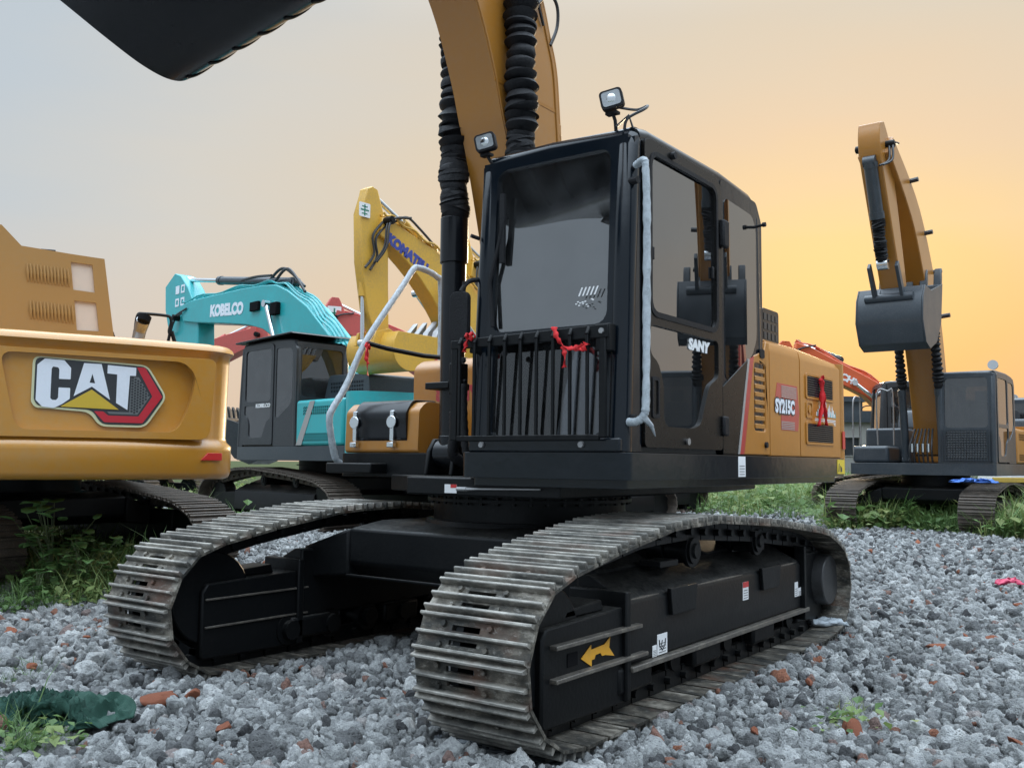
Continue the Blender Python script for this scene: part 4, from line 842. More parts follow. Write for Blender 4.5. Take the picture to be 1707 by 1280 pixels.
ry, cy_, by_, sy_ = excavator('excavator', py, hy, 'lemon yellow excavator with raised boom and toothed bucket, left of the foreground cylinder', cfgY)
KYL = lambda u, v: in_plane(py, hy, 1., u, v, .173)
boom_text('KOMATSU', by_, KYL(645, 402), KYL(702, 449), .173, .235, M['blue'], .018, .92)
def mbucket(root, piv, rows, m, w):       # bucket curled in: mouth up, teeth up towards the machine
    pr = [(.20, .22), (.34, .0), (.40, -.42), (.22, -.80), (-.05, -.90), (-.50, -.74), (-.84, -.34), (-1.0, .42)]
    sh = [(a+piv[0], b+piv[1]) for a, b in pr]
    i2 = [(piv[0]+(a-piv[0])*.94, piv[1]+(b-piv[1])*.94+.0) for a, b in sh]
    q = MB(); q.prism(sh+i2[::-1], -w/2, w/2, 'y'); q.prism(sh+[(piv[0]-.2, piv[1]+.18)], -w/2-.03, -w/2, 'y'); q.prism(sh+[(piv[0]-.2, piv[1]+.18)], w/2, w/2+.03, 'y')
    for yy in (-.22, .17): q.prism([(piv[0]+.1, piv[1]-.2), (piv[0]+.34, piv[1]+.05), (piv[0]+.2, piv[1]+.22), (piv[0]-.12, piv[1]+.2), (piv[0]-.2, piv[1]-.1)], yy, yy+.05, 'y')
    o = q.build('bucket', m, root, bevel=.008)
    for k in range(5):
        y = -w/2+.06+k*(w-.12)/4; q = MB(); q.prism([(piv[0]-1.04, piv[1]+.25), (piv[0]-.93, piv[1]+.25), (piv[0]-1.0, piv[1]+.62), (piv[0]-1.08, piv[1]+.74), (piv[0]-1.10, piv[1]+.55)], y-.065, y+.065, 'y'); q.build('bucket_tooth', m, o, bevel=.015)
    for yy in (-.27, .21): q = MB(); q.prism([(piv[0]+.62, piv[1]+.62), (piv[0]+.70, piv[1]+.52), (piv[0]+.38, piv[1]-.02), (piv[0]+.24, piv[1]+.04)], yy, yy+.06, 'y'); q.build('bucket_link', m, o, bevel=.01)
    q = MB(); q.cyl((piv[0]+.33, -.42, piv[1]+.02), (piv[0]+.33, .42, piv[1]+.02), .075, n=14); q.build('bucket_pin', m, o)
    return o
ybucket(ry, KY(640, 570))
p2 = pos(2.48, 23.5)
def copy_tree(o, parent=None):
    c = o.copy(); C.objects.link(c); c.parent = parent
    for ch in kids(o): copy_tree(ch, c)
    return c
r2 = copy_tree(ry); r2.location = p2; r2['label'] = 'second lemon yellow excavator, seen in the gap between black cylinder and cab'
q = MB()
for k, (a_, b_, c_, yy) in enumerate((((455, 466), (478, 448), (512, 478), .05), ((470, 470), (492, 450), (520, 488), .14), ((420, 470), (445, 464), (470, 462), .22))):
    A_, B_2, C_ = K(*a_), K(*b_), K(*c_); q.tube(smooth_path([(A_[0], yy, A_[1]), (B_2[0], yy, B_2[1]), (C_[0], yy, C_[1])], 8), .028, 6)
q.build('hydraulic_hose', M['hose'], bk)
q = MB(); a_ = KL(427, 511); q.box(a_[0]-.16, a_[0]+.16, .24, .30, a_[1]-.09, a_[1]+.09); q.build('boom_lamp', M['hole'], bk, bevel=.01)
q = MB(); a_ = KL(462, 515); q.box(a_[0]-.12, a_[0]+.12, .24, .34, a_[1]-.12, a_[1]+.12); q.build('cylinder_head', M['hole'], bk, bevel=.02)
for pts_ in (((628, 372), (611, 395), (613, 425), (598, 448)), ((633, 378), (616, 400), (618, 430), (606, 452)), ((648, 372), (668, 365), (690, 385), (712, 410))):
    q = MB(); q.tube(smooth_path([(KY(*p)[0], .16, KY(*p)[1]) for p in pts_], 6), .022, 6); q.build('hydraulic_hose', M['hose'], by_)
for u_, v_ in ((660, 380), (690, 402), (715, 420)):
    a_ = KY(u_, v_); q = MB(); q.box(a_[0]-.06, a_[0]+.06, -.1, .16, a_[1]-.02, a_[1]+.09); q.build('pipe_clamp', M['kyellow'], by_, bevel=.01)
# --- red machines
def std_pose(apex=(2.0, 4.2), tip=(4.5, 4.9), st=(4.7, 2.2)):
    t = Vector(tip); s = Vector(st); u_ = (t-s).normalized()
    return dict(boom=([(.1, 1.6), ((apex[0]+.1)*.5-.1, (apex[1]+1.6)*.5+.15), apex, ((apex[0]+tip[0])*.5, (apex[1]+tip[1])*.5+.12), tip], [.28, .38, .42, .34, .22]),
        stick=([tuple(t+u_*.55), tuple(t), tuple(t-u_*1.2), st], [.10, .30, .24, .15]), hosept=tuple(t-u_*.9+Vector((.2, 0))),
        bcyl=((.7, 1.35), (apex[0]-.2, apex[1]-.1), .65), scyl=((apex[0]-.1, apex[1]+.45), tuple(t+u_*.45), .6), kcyl=(tuple(t-u_*.1+Vector((.35, 0))), tuple(s+Vector((.3, .45))), .6))
cr = dict(body=M['hred'], dark=M['dgrey'], cylm=M['hred'], **std_pose((1.9, 3.6), (4.6, 4.75), (4.7, 2.0)))
hr_ = pose(-.25, .97); tipd = 27.
pr1 = pos((432-853)/F_PX*tipd-4.6*.97, tipd+4.6*.25)
rr1, _, br1, _ = excavator('excavator', pr1, hr_, 'red excavator far behind the teal boom, its boom slanting down to the left', cr)
mbucket(rr1, (4.7, 2.0), False, M['dgrey'], 1.1)
boom_text('ZAXIS', br1, (3.75, 4.45), (2.8, 4.0), .243, .26, M['white'], .01) if False else None
r3 = copy_tree(rr1); r3.location = pos((583-853)/F_PX*29+4.7*.8, 29+4.7*.6*0-1.5); r3.rotation_euler = (0, 0, pose(-.35, -.94)); r3['label'] = 'red excavator stick end with white square mark, standing behind the yellow bucket'
r3.location = pos((585-853)/F_PX*29+4.7*.94, 29+4.7*.35); r3.scale = (1.16,)*3
q = MB(); q.prism(rr(4.42, 4.70, 4.78, 5.06, .02), .193, .197, 'y'); o = q.build('square_sticker', M['white'], r3, smooth=False)
q = MB(); q.box(4.47, 4.73, .198, .20, 4.86, 4.90); q.box(4.58, 4.62, .198, .20, 4.75, 5.01); q.box(4.52, 4.68, .198, .20, 4.79, 4.82); q.build('sticker_print', M['green_dk'], o, smooth=False)
# same green square marks on the yellow and teal sticks
def square_mark(root, c, s, y=.195):
    y -= .195; q = MB(); q.prism(rr(c[0]-s, c[1]-s, c[0]+s, c[1]+s, .02), .193+y, .197+y, 'y'); o = q.build('square_sticker', M['white'], root, smooth=False)
    q = MB(); q.box(c[0]-s*.75, c[0]+s*.75, .198+y, .20+y, c[1]-s*.1, c[1]+s*.1); q.box(c[0]-s*.1, c[0]+s*.1, .198+y, .20+y, c[1]-s*.8, c[1]+s*.8)
    q.box(c[0]-s*.5, c[0]+s*.5, .198+y, .20+y, c[1]+s*.4, c[1]+s*.55); q.box(c[0]-s*.5, c[0]+s*.5, .198+y, .20+y, c[1]-s*.6, c[1]-s*.45); q.build('sticker_print', M['green_dk'], o, smooth=False)
square_mark(ry, in_plane(py, hy, 1., 608, 350, .125), .12, .125)
kx, kz = in_plane(pk, hk, 1.15, 300, 493, .195)
for dx in (-.13, .13):
    for dz in (-.14, .14):
        q = MB(); q.panel(rr(kx+dx-.09, kz+dz-.09, kx+dx+.09, kz+dz+.09, .01), [rr(kx+dx-.05, kz+dz-.05, kx+dx+.05, kz+dz+.05, .01)] if dx+dz < .1 else [], .193, .197, lambda u, v, t: (u, t, v)); q.build('square_sticker', M['logo_white'], rk, smooth=False)
# --- orange machine at right behind
co = dict(body=M['horange'], dark=M['dgrey'], cylm=M['dgrey'])
ho = pose(.15, -.99); po = pos((1522-853)/F_PX*25, 25.); KO = lambda u, v: in_plane(po, ho, 1.1, u, v)
co.update(bpoly=([KO(1325, 572), KO(1355, 583), KO(1412, 613), KO(1459, 638), KO(1492, 672), KO(1510, 720)][::-1], [KO(1325, 606), KO(1355, 622), KO(1417, 650), KO(1440, 662), KO(1458, 680), KO(1475, 720)][::-1]), boom=([KO(1512, 700), KO(1485, 672), KO(1450, 640), KO(1400, 612), KO(1360, 600), KO(1322, 588)], [.25, .38, .42, .40, .36, .26]),
    stick=([KO(1308, 570), KO(1306, 600), KO(1305, 650), KO(1300, 720)], [.1, .3, .25, .15]), hosept=KO(1275, 640), bcyl=(KO(1497, 700), KO(1420, 640), .5), scyl=(KO(1400, 600), KO(1330, 572), .6), kcyl=(KO(1290, 620), KO(1290, 700), .6))
ro, _, bo, _ = excavator('excavator', po, ho, 'bright orange excavator behind the ochre tail, its boom curving down to the right', co, sc=1.1)
mbucket(ro, KO(1290, 720), False, M['dgrey'], 1.1)
KOL = lambda u, v: in_plane(po, ho, 1.1, u, v, .243)
boom_text('HITACHI', bo, KOL(1368, 614), KOL(1430, 645), .243, .21, M['white'], .012, 1.05)
# --- black and ochre machine facing the camera
hs = pose(-cos(R(38)), -sin(R(38))); ps = pos(704/F_PX*19.2, 19.2)
cs_ = dict(bhw=.28, body=M['orange'], dark=M['slate'], cab=M['slate'], tank=M['slate'], hood=M['slate'], guard=True, visor=False, gaiter=True, cylm=M['slate'], rail=M['steel'], bm=M['slate'],
    boom=([(.05, 1.5), (.35, 2.9), (.85, 4.3), (1.90, 5.85), (3.42, 6.85)], [.26, .32, .36, .30, .20]),
    stick=([(3.62, 7.22), (3.47, 6.8), (3.05, 5.8), (2.5, 4.45)], [.12, .30, .26, .16]), hosept=(3.75, 6.4),
    bcyl=((.72, 1.35), (1.25, 4.6), .42), scyl=((1.5, 5.75), (3.5, 7.0), .6), kcyl=((3.72, 6.5), (3.10, 4.80), .55), kr=.115)
rs, cs2, bs, ss = excavator('excavator', ps, hs, 'slate and ochre excavator facing the camera at right, boom raised straight up', cs_)
mbucket(rs, (2.47, 4.22), False, M['slate'], 1.12)
for k, (bx_, bz_) in enumerate(((.30, 4.2), (.85, 5.0), (1.45, 5.65), (2.35, 6.45))):
    q = MB(); q.tube([(bx_-.05, .22, bz_), (bx_-.05, .42, bz_+.02)], .045, 8); q.build('pipe_clamp', M['dgrey'], bs)
q = MB()
for k in range(6): q.tube(smooth_path([(.95, -.20+k*.08, 1.30), (1.0, -.20+k*.08, 1.6), (.75, -.16+k*.065, 1.95)], 4), .018, 6)
q.build('hydraulic_hose', M['hose'], bs)
q = MB()
for k in range(4): q.cyl((1.0, -.16+k*.1, 1.5), (1.0, -.16+k*.1, 1.66), .03, n=8)
q.build('hose_fitting', M['chrome'], bs)
q = MB(); q.cyl((.9, 1.30, 3.12), (.96, 1.30, 3.12), .09, n=18); q.build('work_lamp', M['chrome'], cs2)
# --- CAT-yellow machine at left, rear towards the camera
e_ = Vector((.845, .535)); hc = pose(.845, -.535); pc = pos(-5.58, 10.9)
cc = dict(body=M['cat'], dark=M['blackm'], tank=M['cat'], hood=M['cat2'], cw=M['cat'], uyaw=R(20), **std_pose((2.0, 3.0), (4.8, 2.9), (4.9, 1.2)))
rc, _, _, _ = excavator('excavator', pc, hc, 'big yellow excavator at the left edge with its counterweight towards the camera', cc)
mbucket(rc, (4.9, 1.4), False, M['dgrey'], 1.1)
for ch in kids(rc):
    if ch.name.startswith('counterweight'):
        for g in kids(ch): bpy.data.objects.remove(g)
        bpy.data.objects.remove(ch)
    elif ch.name.startswith('engine_hood'):
        for g in kids(ch): bpy.data.objects.remove(g)
        bpy.data.objects.remove(ch)
q = MB(); pl = rpoly([(-2.10, -1.46), (-2.10, 1.46), (-3.30, 1.46), (-3.52, 1.25), (-3.60, .5), (-3.60, -.5), (-3.52, -1.25), (-3.30, -1.46)], .22, 8)
n = len(pl)
lev = [(1.05, -.07), (1.07, -.02), (1.11, 0), (1.30, 0), (1.345, .0), (1.385, -.055), (1.42, -.07), (2.10, -.055), (2.17, -.045), (2.20, .0), (2.235, -.015), (2.262, -.06), (2.272, -.12)]
for z, off in lev:
    q.v += [(x+(-off if x < -2.2 else 0)*(1 if abs(y) < 1.3 else .6), y-(off*-1 if y < 0 else off)*(-.6 if abs(y) > 1.2 else 0)*1.0, z) for x, y in pl]
for k in range(len(lev)-1): q.f += [(k*n+i, k*n+(i+1) % n, (k+1)*n+(i+1) % n, (k+1)*n+i) for i in range(n)]
q.f += [tuple(range(n))[::-1], tuple((len(lev)-1)*n+i for i in range(n))]
CW = q.build('counterweight', M['cat'], rc, bevel=0, sharp=60)
# raised rim round the badge field; badge plane x = XB, badge coordinate u to the image right = -y
XB = -3.60+.055
mpc = lambda u, v, t: (XB-t, -u, v)
q = MB(); q.panel(rpoly([(-.62, 1.40), (-.85, 2.12), (1.16, 2.12), (1.20, 2.08), (1.16, 1.40)], .1, 5), [rpoly([(-.38, 1.46), (-.52, 2.08), (.92, 2.08), (1.03, 1.97), (.99, 1.72), (.88, 1.46)], .1, 5)], -.06, .035, mpc); q.build('badge_rim', M['cat'], CW, bevel=.03, seg=4, sharp=60)
q = MB(); q.panel([(1.10, 1.22), (1.16, 1.285), (1.30, 1.285), (1.30, 1.22)], [], -.02, .008, lambda u, v, t: (-3.60+.0+(u-.95)*.30-t, -u, v)); q.build('red_reflector', M['red'], CW, bevel=.004)
bx0, by0, bw_, bh_ = -.27, 1.555, 1.06, .56         # badge
def bpt(px_, py_): return (bx0+(px_-58)/217*bw_, 2.06-(py_-592)/118*bh_)     # from badge survey (57..275, 592..710)
def plate(pts, t0, t1, m, r=.03, name='badge_plate', par=None, holes=[]):
    q = MB(); q.panel(rpoly([bpt(*p) for p in pts], r), holes, t0, t1, mpc); return q.build(name, m, par or BG, smooth=False)
BG = CW
BG = plate([(57, 592), (240, 597), (275, 654), (240, 711), (165, 711), (148, 686), (64, 681), (57, 672)], 0, .004, M['logo_cream'], .06, 'badge')
plate([(61, 594), (238, 600), (271, 654), (238, 707), (168, 707), (152, 682), (68, 678), (61, 668)], .0045, .006, M['logo_black'], .05)
plate([(222, 602), (236, 602), (267, 654), (235, 703), (172, 703), (155, 684), (170, 684), (178, 691), (228, 691), (250, 654)], .0065, .008, M['logo_red'], .008)
plate([(214, 620), (226, 620), (246, 654), (226, 688), (180, 688), (176, 684), (212, 684)], .0065, .0075, M['logo_grey'], .003)
q = MB()
for i in range(8):
    for j in range(14):
        cx_, cy2 = 216+i*4.6, 622+j*5.0+(i % 2)*2.5
        if cx_ > 243-abs(cy2-654)*.62+2 or cy2 > 686: continue
        c0 = bpt(cx_, cy2); q.panel([(c0[0]+.0105*cos(k*pi/3), c0[1]+.0105*sin(k*pi/3)) for k in range(6)], [], .0077, .0085, mpc)
q.build('badge_mesh', M['logo_black'], BG, smooth=False)
cl = [(75, 596), (105, 597), (116, 610), (116, 630), (98, 630), (98, 614), (96, 610), (88, 609), (86, 613), (86, 664), (89, 667), (95, 667), (98, 663), (98, 645), (116, 645), (116, 664), (104, 674), (92, 681), (74, 679), (64, 668), (64, 607)]
plate(cl, .0065, .0095, M['logo_white'], .006, 'badge_letter')
q = MB(); q.panel([bpt(*p) for p in [(136, 600), (164, 600), (180, 663), (150, 641), (122, 659)]], [[bpt(*p) for p in [(150, 618), (146, 634), (155, 635)]]], .0065, .0095, mpc); q.build('badge_letter', M['logo_white'], BG, smooth=False)
plate([(174, 601), (221, 603), (221, 618), (211, 618), (209, 680), (190, 668), (190, 617), (174, 616)], .0065, .0095, M['logo_white'], .002, 'badge_letter')
q = MB(); q.panel([bpt(*p) for p in [(150, 646), (195, 680), (102, 678)]], [], .007, .0105, mpc); q.build('badge_triangle', M['logo_yellow'], BG, smooth=False)
# open engine hood: a plate raised behind the counterweight
hp = lambda u, v: in_plane2(u, v)
def on_hood(u, v):                       # upright plate at x = -2.35 of the machine
    h = Vector((cos(hc), sin(hc), 0)); l = Vector((-sin(hc), cos(hc), 0)); o = Vector((pc.x, pc.y, 0))+h*-2.35; d = ray(u, v); t = (o-CAM).dot(h)/d.dot(h); p = CAM+d*t
    return ((p-o).dot(l), p.z)
mph = lambda u, v, t: (-2.35-t, u, v)
H = [on_hood(*p) for p in [(-150, 372), (-60, 372), (2, 376), (35, 411), (173, 433), (190, 575), (-150, 575)]]
w1 = [on_hood(*p) for p in [(117, 438), (153, 443), (157, 489), (121, 484)]]; w2 = [on_hood(*p) for p in [(123, 502), (159, 506), (164, 553), (127, 551)]]
q = MB()
for poly in ([(-150, 372), (-60, 372), (2, 376), (35, 411), (116, 424.5), (117, 438), (121, 484), (123, 502), (127, 551), (129, 575), (-150, 575)], [(152, 430), (173, 433), (190, 575), (166, 575), (164, 553), (159, 506), (157, 489), (153, 443)], [(116, 424.5), (152, 430), (153, 443), (117, 438)], [(121, 484), (157, 489), (159, 506), (123, 502)], [(127, 551), (164, 553), (166, 575), (129, 575)]):
    q.panel([on_hood(*p) for p in poly], [], 0, .04, mph)
HD = q.build('engine_hood', M['cat2'], rc); lab(HD, 'raised engine hood with two mesh windows')
for w_ in (w1, w2):
    q = MB(); q.panel(w_, [], .012, .018, mph); q.build('hood_mesh', M['mesh_sky'], HD, smooth=False)
for (ax_, ay_, bx_, by2) in ((44, 440, 112, 449), (49, 502, 119, 510)):
    q = MB()
    for k in range(13):
        t = k/12; u, v = ax_+(bx_-ax_)*t, ay_+(by2-ay_)*t; a = on_hood(u, v); b = on_hood(u+2.2, v+30)
        q.tube([(-2.392, a[0], a[1]), (-2.402, (a[0]+b[0])/2, (a[1]+b[1])/2), (-2.392, b[0], b[1])], [.006, .014, .006], 6)
    q.build('hood_louvre', M['cat2'], HD)
q = MB(); a = on_hood(68, 417); b = on_hood(92, 419); q.tube([(-2.37, a[0], a[1]-.01), (-2.37, b[0], b[1]-.01)], .02, 8); q.build('hood_catch', M['rubber'], HD)
q = MB(); q.box(-2.33, -1.2, -1.0, 1.2, 2.0, 2.20); q.build('engine_deck', M['cat'], rc, bevel=.03)
def on_x(u, v, X):
    h = Vector((cos(hc), sin(hc), 0)); l = Vector((-sin(hc), cos(hc), 0)); o = Vector((pc.x, pc.y, 0))+h*X; d = ray(u, v); t = (o-CAM).dot(h)/d.dot(h); p = CAM+d*t
    return (X, (p-o).dot(l), p.z)
q = MB(); q.tube([on_x(228, 575, -2.5), on_x(233, 552, -2.5), on_x(239, 534, -2.6)], [.055, .06, .065], 18); ex = q.build('exhaust_stack', M['steel'], rc)
q = MB(); p_ = on_x(241, 531, -2.62); q.tube([on_x(239, 536, -2.66), (p_[0]-.03, p_[1], p_[2]+.02)], .06, 18); q.build('exhaust_mouth', M['hole'], ex)
q = MB(); q.tube(smooth_path([on_x(*p, -2.3) for p in [(224, 575), (226, 545), (230, 525), (240, 523), (275, 526), (284, 530), (285, 545), (279, 575)]], 5), .016, 8); q.tube([on_x(286, 552, -2.3), on_x(291, 570, -2.3)], .02, 8); q.build('handrail', M['blackm'], rc)

# ================================================================== things lying about, far buildings
def rockmesh(seed, sub, amp, flat=(1, .8, .62), cut=.80):
    bm = bmesh.new(); bmesh.ops.create_icosphere(bm, subdivisions=sub, radius=1)
    o = Vector((seed*7.3, seed*3.1, seed*1.7))
    cuts = [Vector((random.gauss(0, 1), random.gauss(0, 1), random.gauss(0, 1))).normalized() for _ in range(7)]
    for v in bm.verts:
        n = v.co.normalized(); k = 1+amp*noise.noise(n*1.3+o)*1.2+amp*.35*noise.noise(n*3.5+o)+amp*.12*noise.noise(n*9+o)
        p = n*k
        for c in cuts:
            dd = p.dot(c)-cut
            if dd > 0: p -= c*dd*(.75 if cut > .7 else .93)
        v.co = Vector((p.x*flat[0], p.y*flat[1], p.z*flat[2]))
    me = bpy.data.meshes.new('stone'); bm.to_mesh(me); bm.free(); me.polygons.foreach_set('use_smooth', [True]*len(me.polygons)); return me
bricks = [((255, 1168), .10, 'orange brick lump beside the green netting, largest of the brick pieces'), ((325, 1158), .065, 'dull brick lump leaning between grey stones in front of the far track'),
    ((372, 1216), .05, 'pinkish brick lump low in the gravel, in front of the far track'), ((145, 1063), .035, 'small orange brick piece left of the far track front'), ((52, 1112), .04, 'flat orange brick piece on the left gravel'),
    ((15, 1052), .07, 'brick rubble piece at the left edge by the grass'), ((640, 1166), .022, 'tiny orange brick bit between the two tracks'), ((1568, 1080), .085, 'flat orange brick on the right gravel, nearest to the centre'),
    ((1655, 1065), .065, 'orange brick near the right edge of the gravel'), ((1608, 1061), .04, 'small brick bit between two larger bricks on the right'), ((1420, 1220), .09, 'mossy brick in a grass tuft at lower right'),
    ((1350, 1140), .045, 'reddish brick lump beside the near track shoes'), ((1690, 1236), .04, 'brick chip low at the right edge'), ((1700, 1010), .05, 'dark red stone at the far right edge'), ((40, 1035), .045, 'red brick bit at the edge of the left grass'), ((1450, 920), .09, 'brick piece behind the near track on the far gravel'), ((1530, 905), .09, 'brick half on the far gravel near the grass'), ((215, 1055), .03, 'small brick crumb by the far track front'), ((1260, 1222), .03, 'brick crumb at the foot of the near track')]
for i, ((u, v), s, l) in enumerate(bricks):
    me = rockmesh(40+i, 3, .42, (1, random.uniform(.55, .85), random.uniform(.42, .65)), .48); me.materials.append(M['brick']); o = bpy.data.objects.new('brick_lump', me); C.objects.link(o)
    p = gp(u, v, .05); o.location = p+Vector((0, 0, .005)); o.scale = (s,)*3; o.rotation_euler = (random.uniform(-.3, .3), random.uniform(-.3, .3), random.random()*6); tag(o, l, 'brick', 'brick pieces in the gravel')
def crumple(name, u, v, w, d, h, m, label, cat, seed, n=36, rz=0.):
    q = MB(); vs = []
    for i in range(n+1):
        for j in range(n+1):
            a, b = i/n-.5, j/n-.5; p = Vector((a*4+seed, b*4, seed))
            k = (1-(abs(a)*2)**4)*(1-(abs(b)*2)**4); w1_ = noise.noise(p*.9)*.22
            fold = .55*(1-abs(noise.noise(p*2.1))*2.2)+.45*(1-abs(noise.noise(p*4.3))*2.2)+.22*noise.noise(p*11)
            wob = .7+.6*noise.noise(Vector((a*3, seed, 1))); vs.append(((a+w1_)*w, (b*wob+(noise.noise(p+Vector((9, 9, 9)))*.45+noise.noise(p*3)*.10))*d, max(.0, fold*h*k*.8)+.03+.012*k))
    q.add(vs, [(i*(n+1)+j, (i+1)*(n+1)+j, (i+1)*(n+1)+j+1, i*(n+1)+j+1) for i in range(n) for j in range(n)])
    o = q.build(name, m, None, sharp=80); p = gp(u, v, .05); o.location = (p.x, p.y, .03); o.rotation_euler = (0, 0, rz); md_ = o.modifiers.new('s', 'SOLIDIFY'); md_.thickness = .003
    return tag(o, label, cat)
az = math.atan2(RH.y, RH.x)
crumple('green_netting', 70, 1205, .66, .34, .15, M['net'], 'crumpled dark green netting lying on the gravel at lower left', 'netting', 3.3, 80, az)
crumple('red_wrapper', 1684, 975, .26, .14, .08, M['pink'], 'crumpled crimson wrapper on the gravel near the right edge', 'litter', 8.1, 12, az)
crumple('white_rag', 1378, 1044, .3, .12, .06, M['wrap'], 'pale crumpled rag at the rear foot of the near track', 'rag', 5.2, 16, az)
q = MB()
for k in range(7):
    a = gp(1617+k*9, 797-k*2.4, 0)
def stick_box(p0, p1, w, h, m, name, label, cat):
    a, b = Vector(p0), Vector(p1); d = (b-a).normalized(); X = Matrix.Translation(a) @ d.to_track_quat('X', 'Z').to_matrix().to_4x4(); q = MB(); q.box(0, (b-a).length, -w/2, w/2, -h/2, h/2, X); o = q.build(name, m, None, bevel=.01); return tag(o, label, cat)
hS = Vector((cos(hs), sin(hs), 0)); lS = Vector((-sin(hs), cos(hs), 0)); bp0 = ps+hS*1.75+lS*.85+Vector((0, 0, .90)); bp1 = bp0+lS*.75+Vector((0, 0, .12))
stick_box(bp0+lS*.55+Vector((0, 0, .10)), bp0+lS*2.4+Vector((0, 0, .12)), .12, .09, M['goldbar'], 'yellow_plank', 'yellow plank lying across the right track of the slate excavator', 'plank')
crumple('blue_tarp', 0, 1000, .75, .3, .10, M['bluecloth'], 'blue cloth draped over the right track front of the slate excavator', 'cloth', 1.7, 14, math.atan2(lS.y, lS.x)); bpy.data.objects['blue_tarp'].location = bp0+lS*.25+Vector((0, 0, .02))

def building(cx_px, dep, w, d, h, label, wins, roofh=.5, m=None, ang=0.):
    p = at(cx_px, dep); r = empty('building', p, math.atan2(RH.y, RH.x)+ang, label, 'building', 'low buildings beyond the yard')
    m = m or M['concrete']; q = MB(); holes = [rr(a, b, a+ww, b+hh, .02, 1) for a, b, ww, hh in wins]
    q.panel([(-w/2, 0), (w/2, 0), (w/2, h), (-w/2, h)], holes, 0, .3, lambda u, v, t: (u, t, v)); q.box(-w/2, -w/2+.3, .3, d, 0, h); q.box(w/2-.3, w/2, .3, d, 0, h); q.box(-w/2+.3, w/2-.3, d-.3, d, 0, h); q.build('wall', m, r)
    q = MB(); q.box(-w/2-.3, w/2+.3, -.3, d+.3, h, h+roofh); q.build('roof', M['slate'], r)
    for a, b, ww, hh in wins:
        q = MB(); q.panel(rr(a-.08, b-.08, a+ww+.08, b+hh+.08, .02, 1), [rr(a, b, a+ww, b+hh, .02, 1)], -.05, -.003, lambda u, v, t: (u, t, v)); f = q.build('window', M['concrete'], r)
        q = MB(); q.box(a, a+ww, .15, .18, b, b+hh); q.box(a+ww/2-.04, a+ww/2+.04, .1, .149, b, b+hh); q.build('pane', M['dgrey'], f)
building(1800, 60, 14, 10, 4.3, 'pale low building with a dark window at the right edge', [(-5.6, 2.3, 1.6, 1.3), (-1, 2.3, 1.6, 1.3), (3, 2.3, 1.6, 1.3)], 1.1)
building(1475, 75, 12, 8, 4.6, 'grey low building seen behind the orange boom', [(-4, 2, 2, 1.4), (0, 2, 2, 1.4)], .9)
building(1395, 90, 5, 5, 7.2, 'narrow grey tower block just right of the ochre counterweight', [(-1, 4, 1.4, 1.4)], .5, M['slate'])
# parked truck at the right edge
pt = at(1745, 30); TR = empty('truck', pt, math.atan2(RH.y, RH.x), 'white box truck cab parked at the right edge behind the slate excavator', 'truck')
q = MB(); q.prism(rpoly([(-1.2, .7), (3.4, .7), (3.4, 2.5), (-.6, 2.5), (-1.1, 1.9)], .15), -.05, 2.1, 'y'); tb_ = q.build('body', M['white'], TR, bevel=.05)
q = MB(); q.prism([(-.95, 1.85), (.2, 1.85), (.2, 2.35), (-.6, 2.35)], -.062, -.052, 'y'); q.build('window', M['dgrey'], tb_)
for x in (-.5, 2.4):
    q = MB(); q.cyl((x, -.1, .48), (x, .2, .48), .48, n=24); w_ = q.build('wheel', M['rubber'], TR); q = MB(); q.cyl((x, -.12, .48), (x, -.10, .48), .25, n=18); q.build('rim', M['steel'], w_)
# ochre counterweight of another machine at the right edge
hz = pose(.9, .4); pz = pos(1712/F_PX*23-853/F_PX*23+2.9, 24.5)
r5 = copy_tree(rs); r5.location = pos((1770-853)/F_PX*24.5, 24.5); r5.rotation_euler = (0, 0, pose(.75, .66)); r5['label'] = 'ochre excavator tail entering at the right edge beside the slate cab'
# machines beyond the photographer (they mirror in the cab glass)
r6 = copy_tree(rs); r6.location = (-12.6, 6.9, 0); r6.rotation_euler = (0, 0, R(-22)); r6['label'] = 'slate and ochre excavator across the lane, mirrored in the cab door glass'
r7 = copy_tree(rr1); r7.location = (-23.2, 10.8, 0); r7.rotation_euler = (0, 0, R(-20)); r7['label'] = 'red excavator across the lane, mirrored in the rear cab glass'

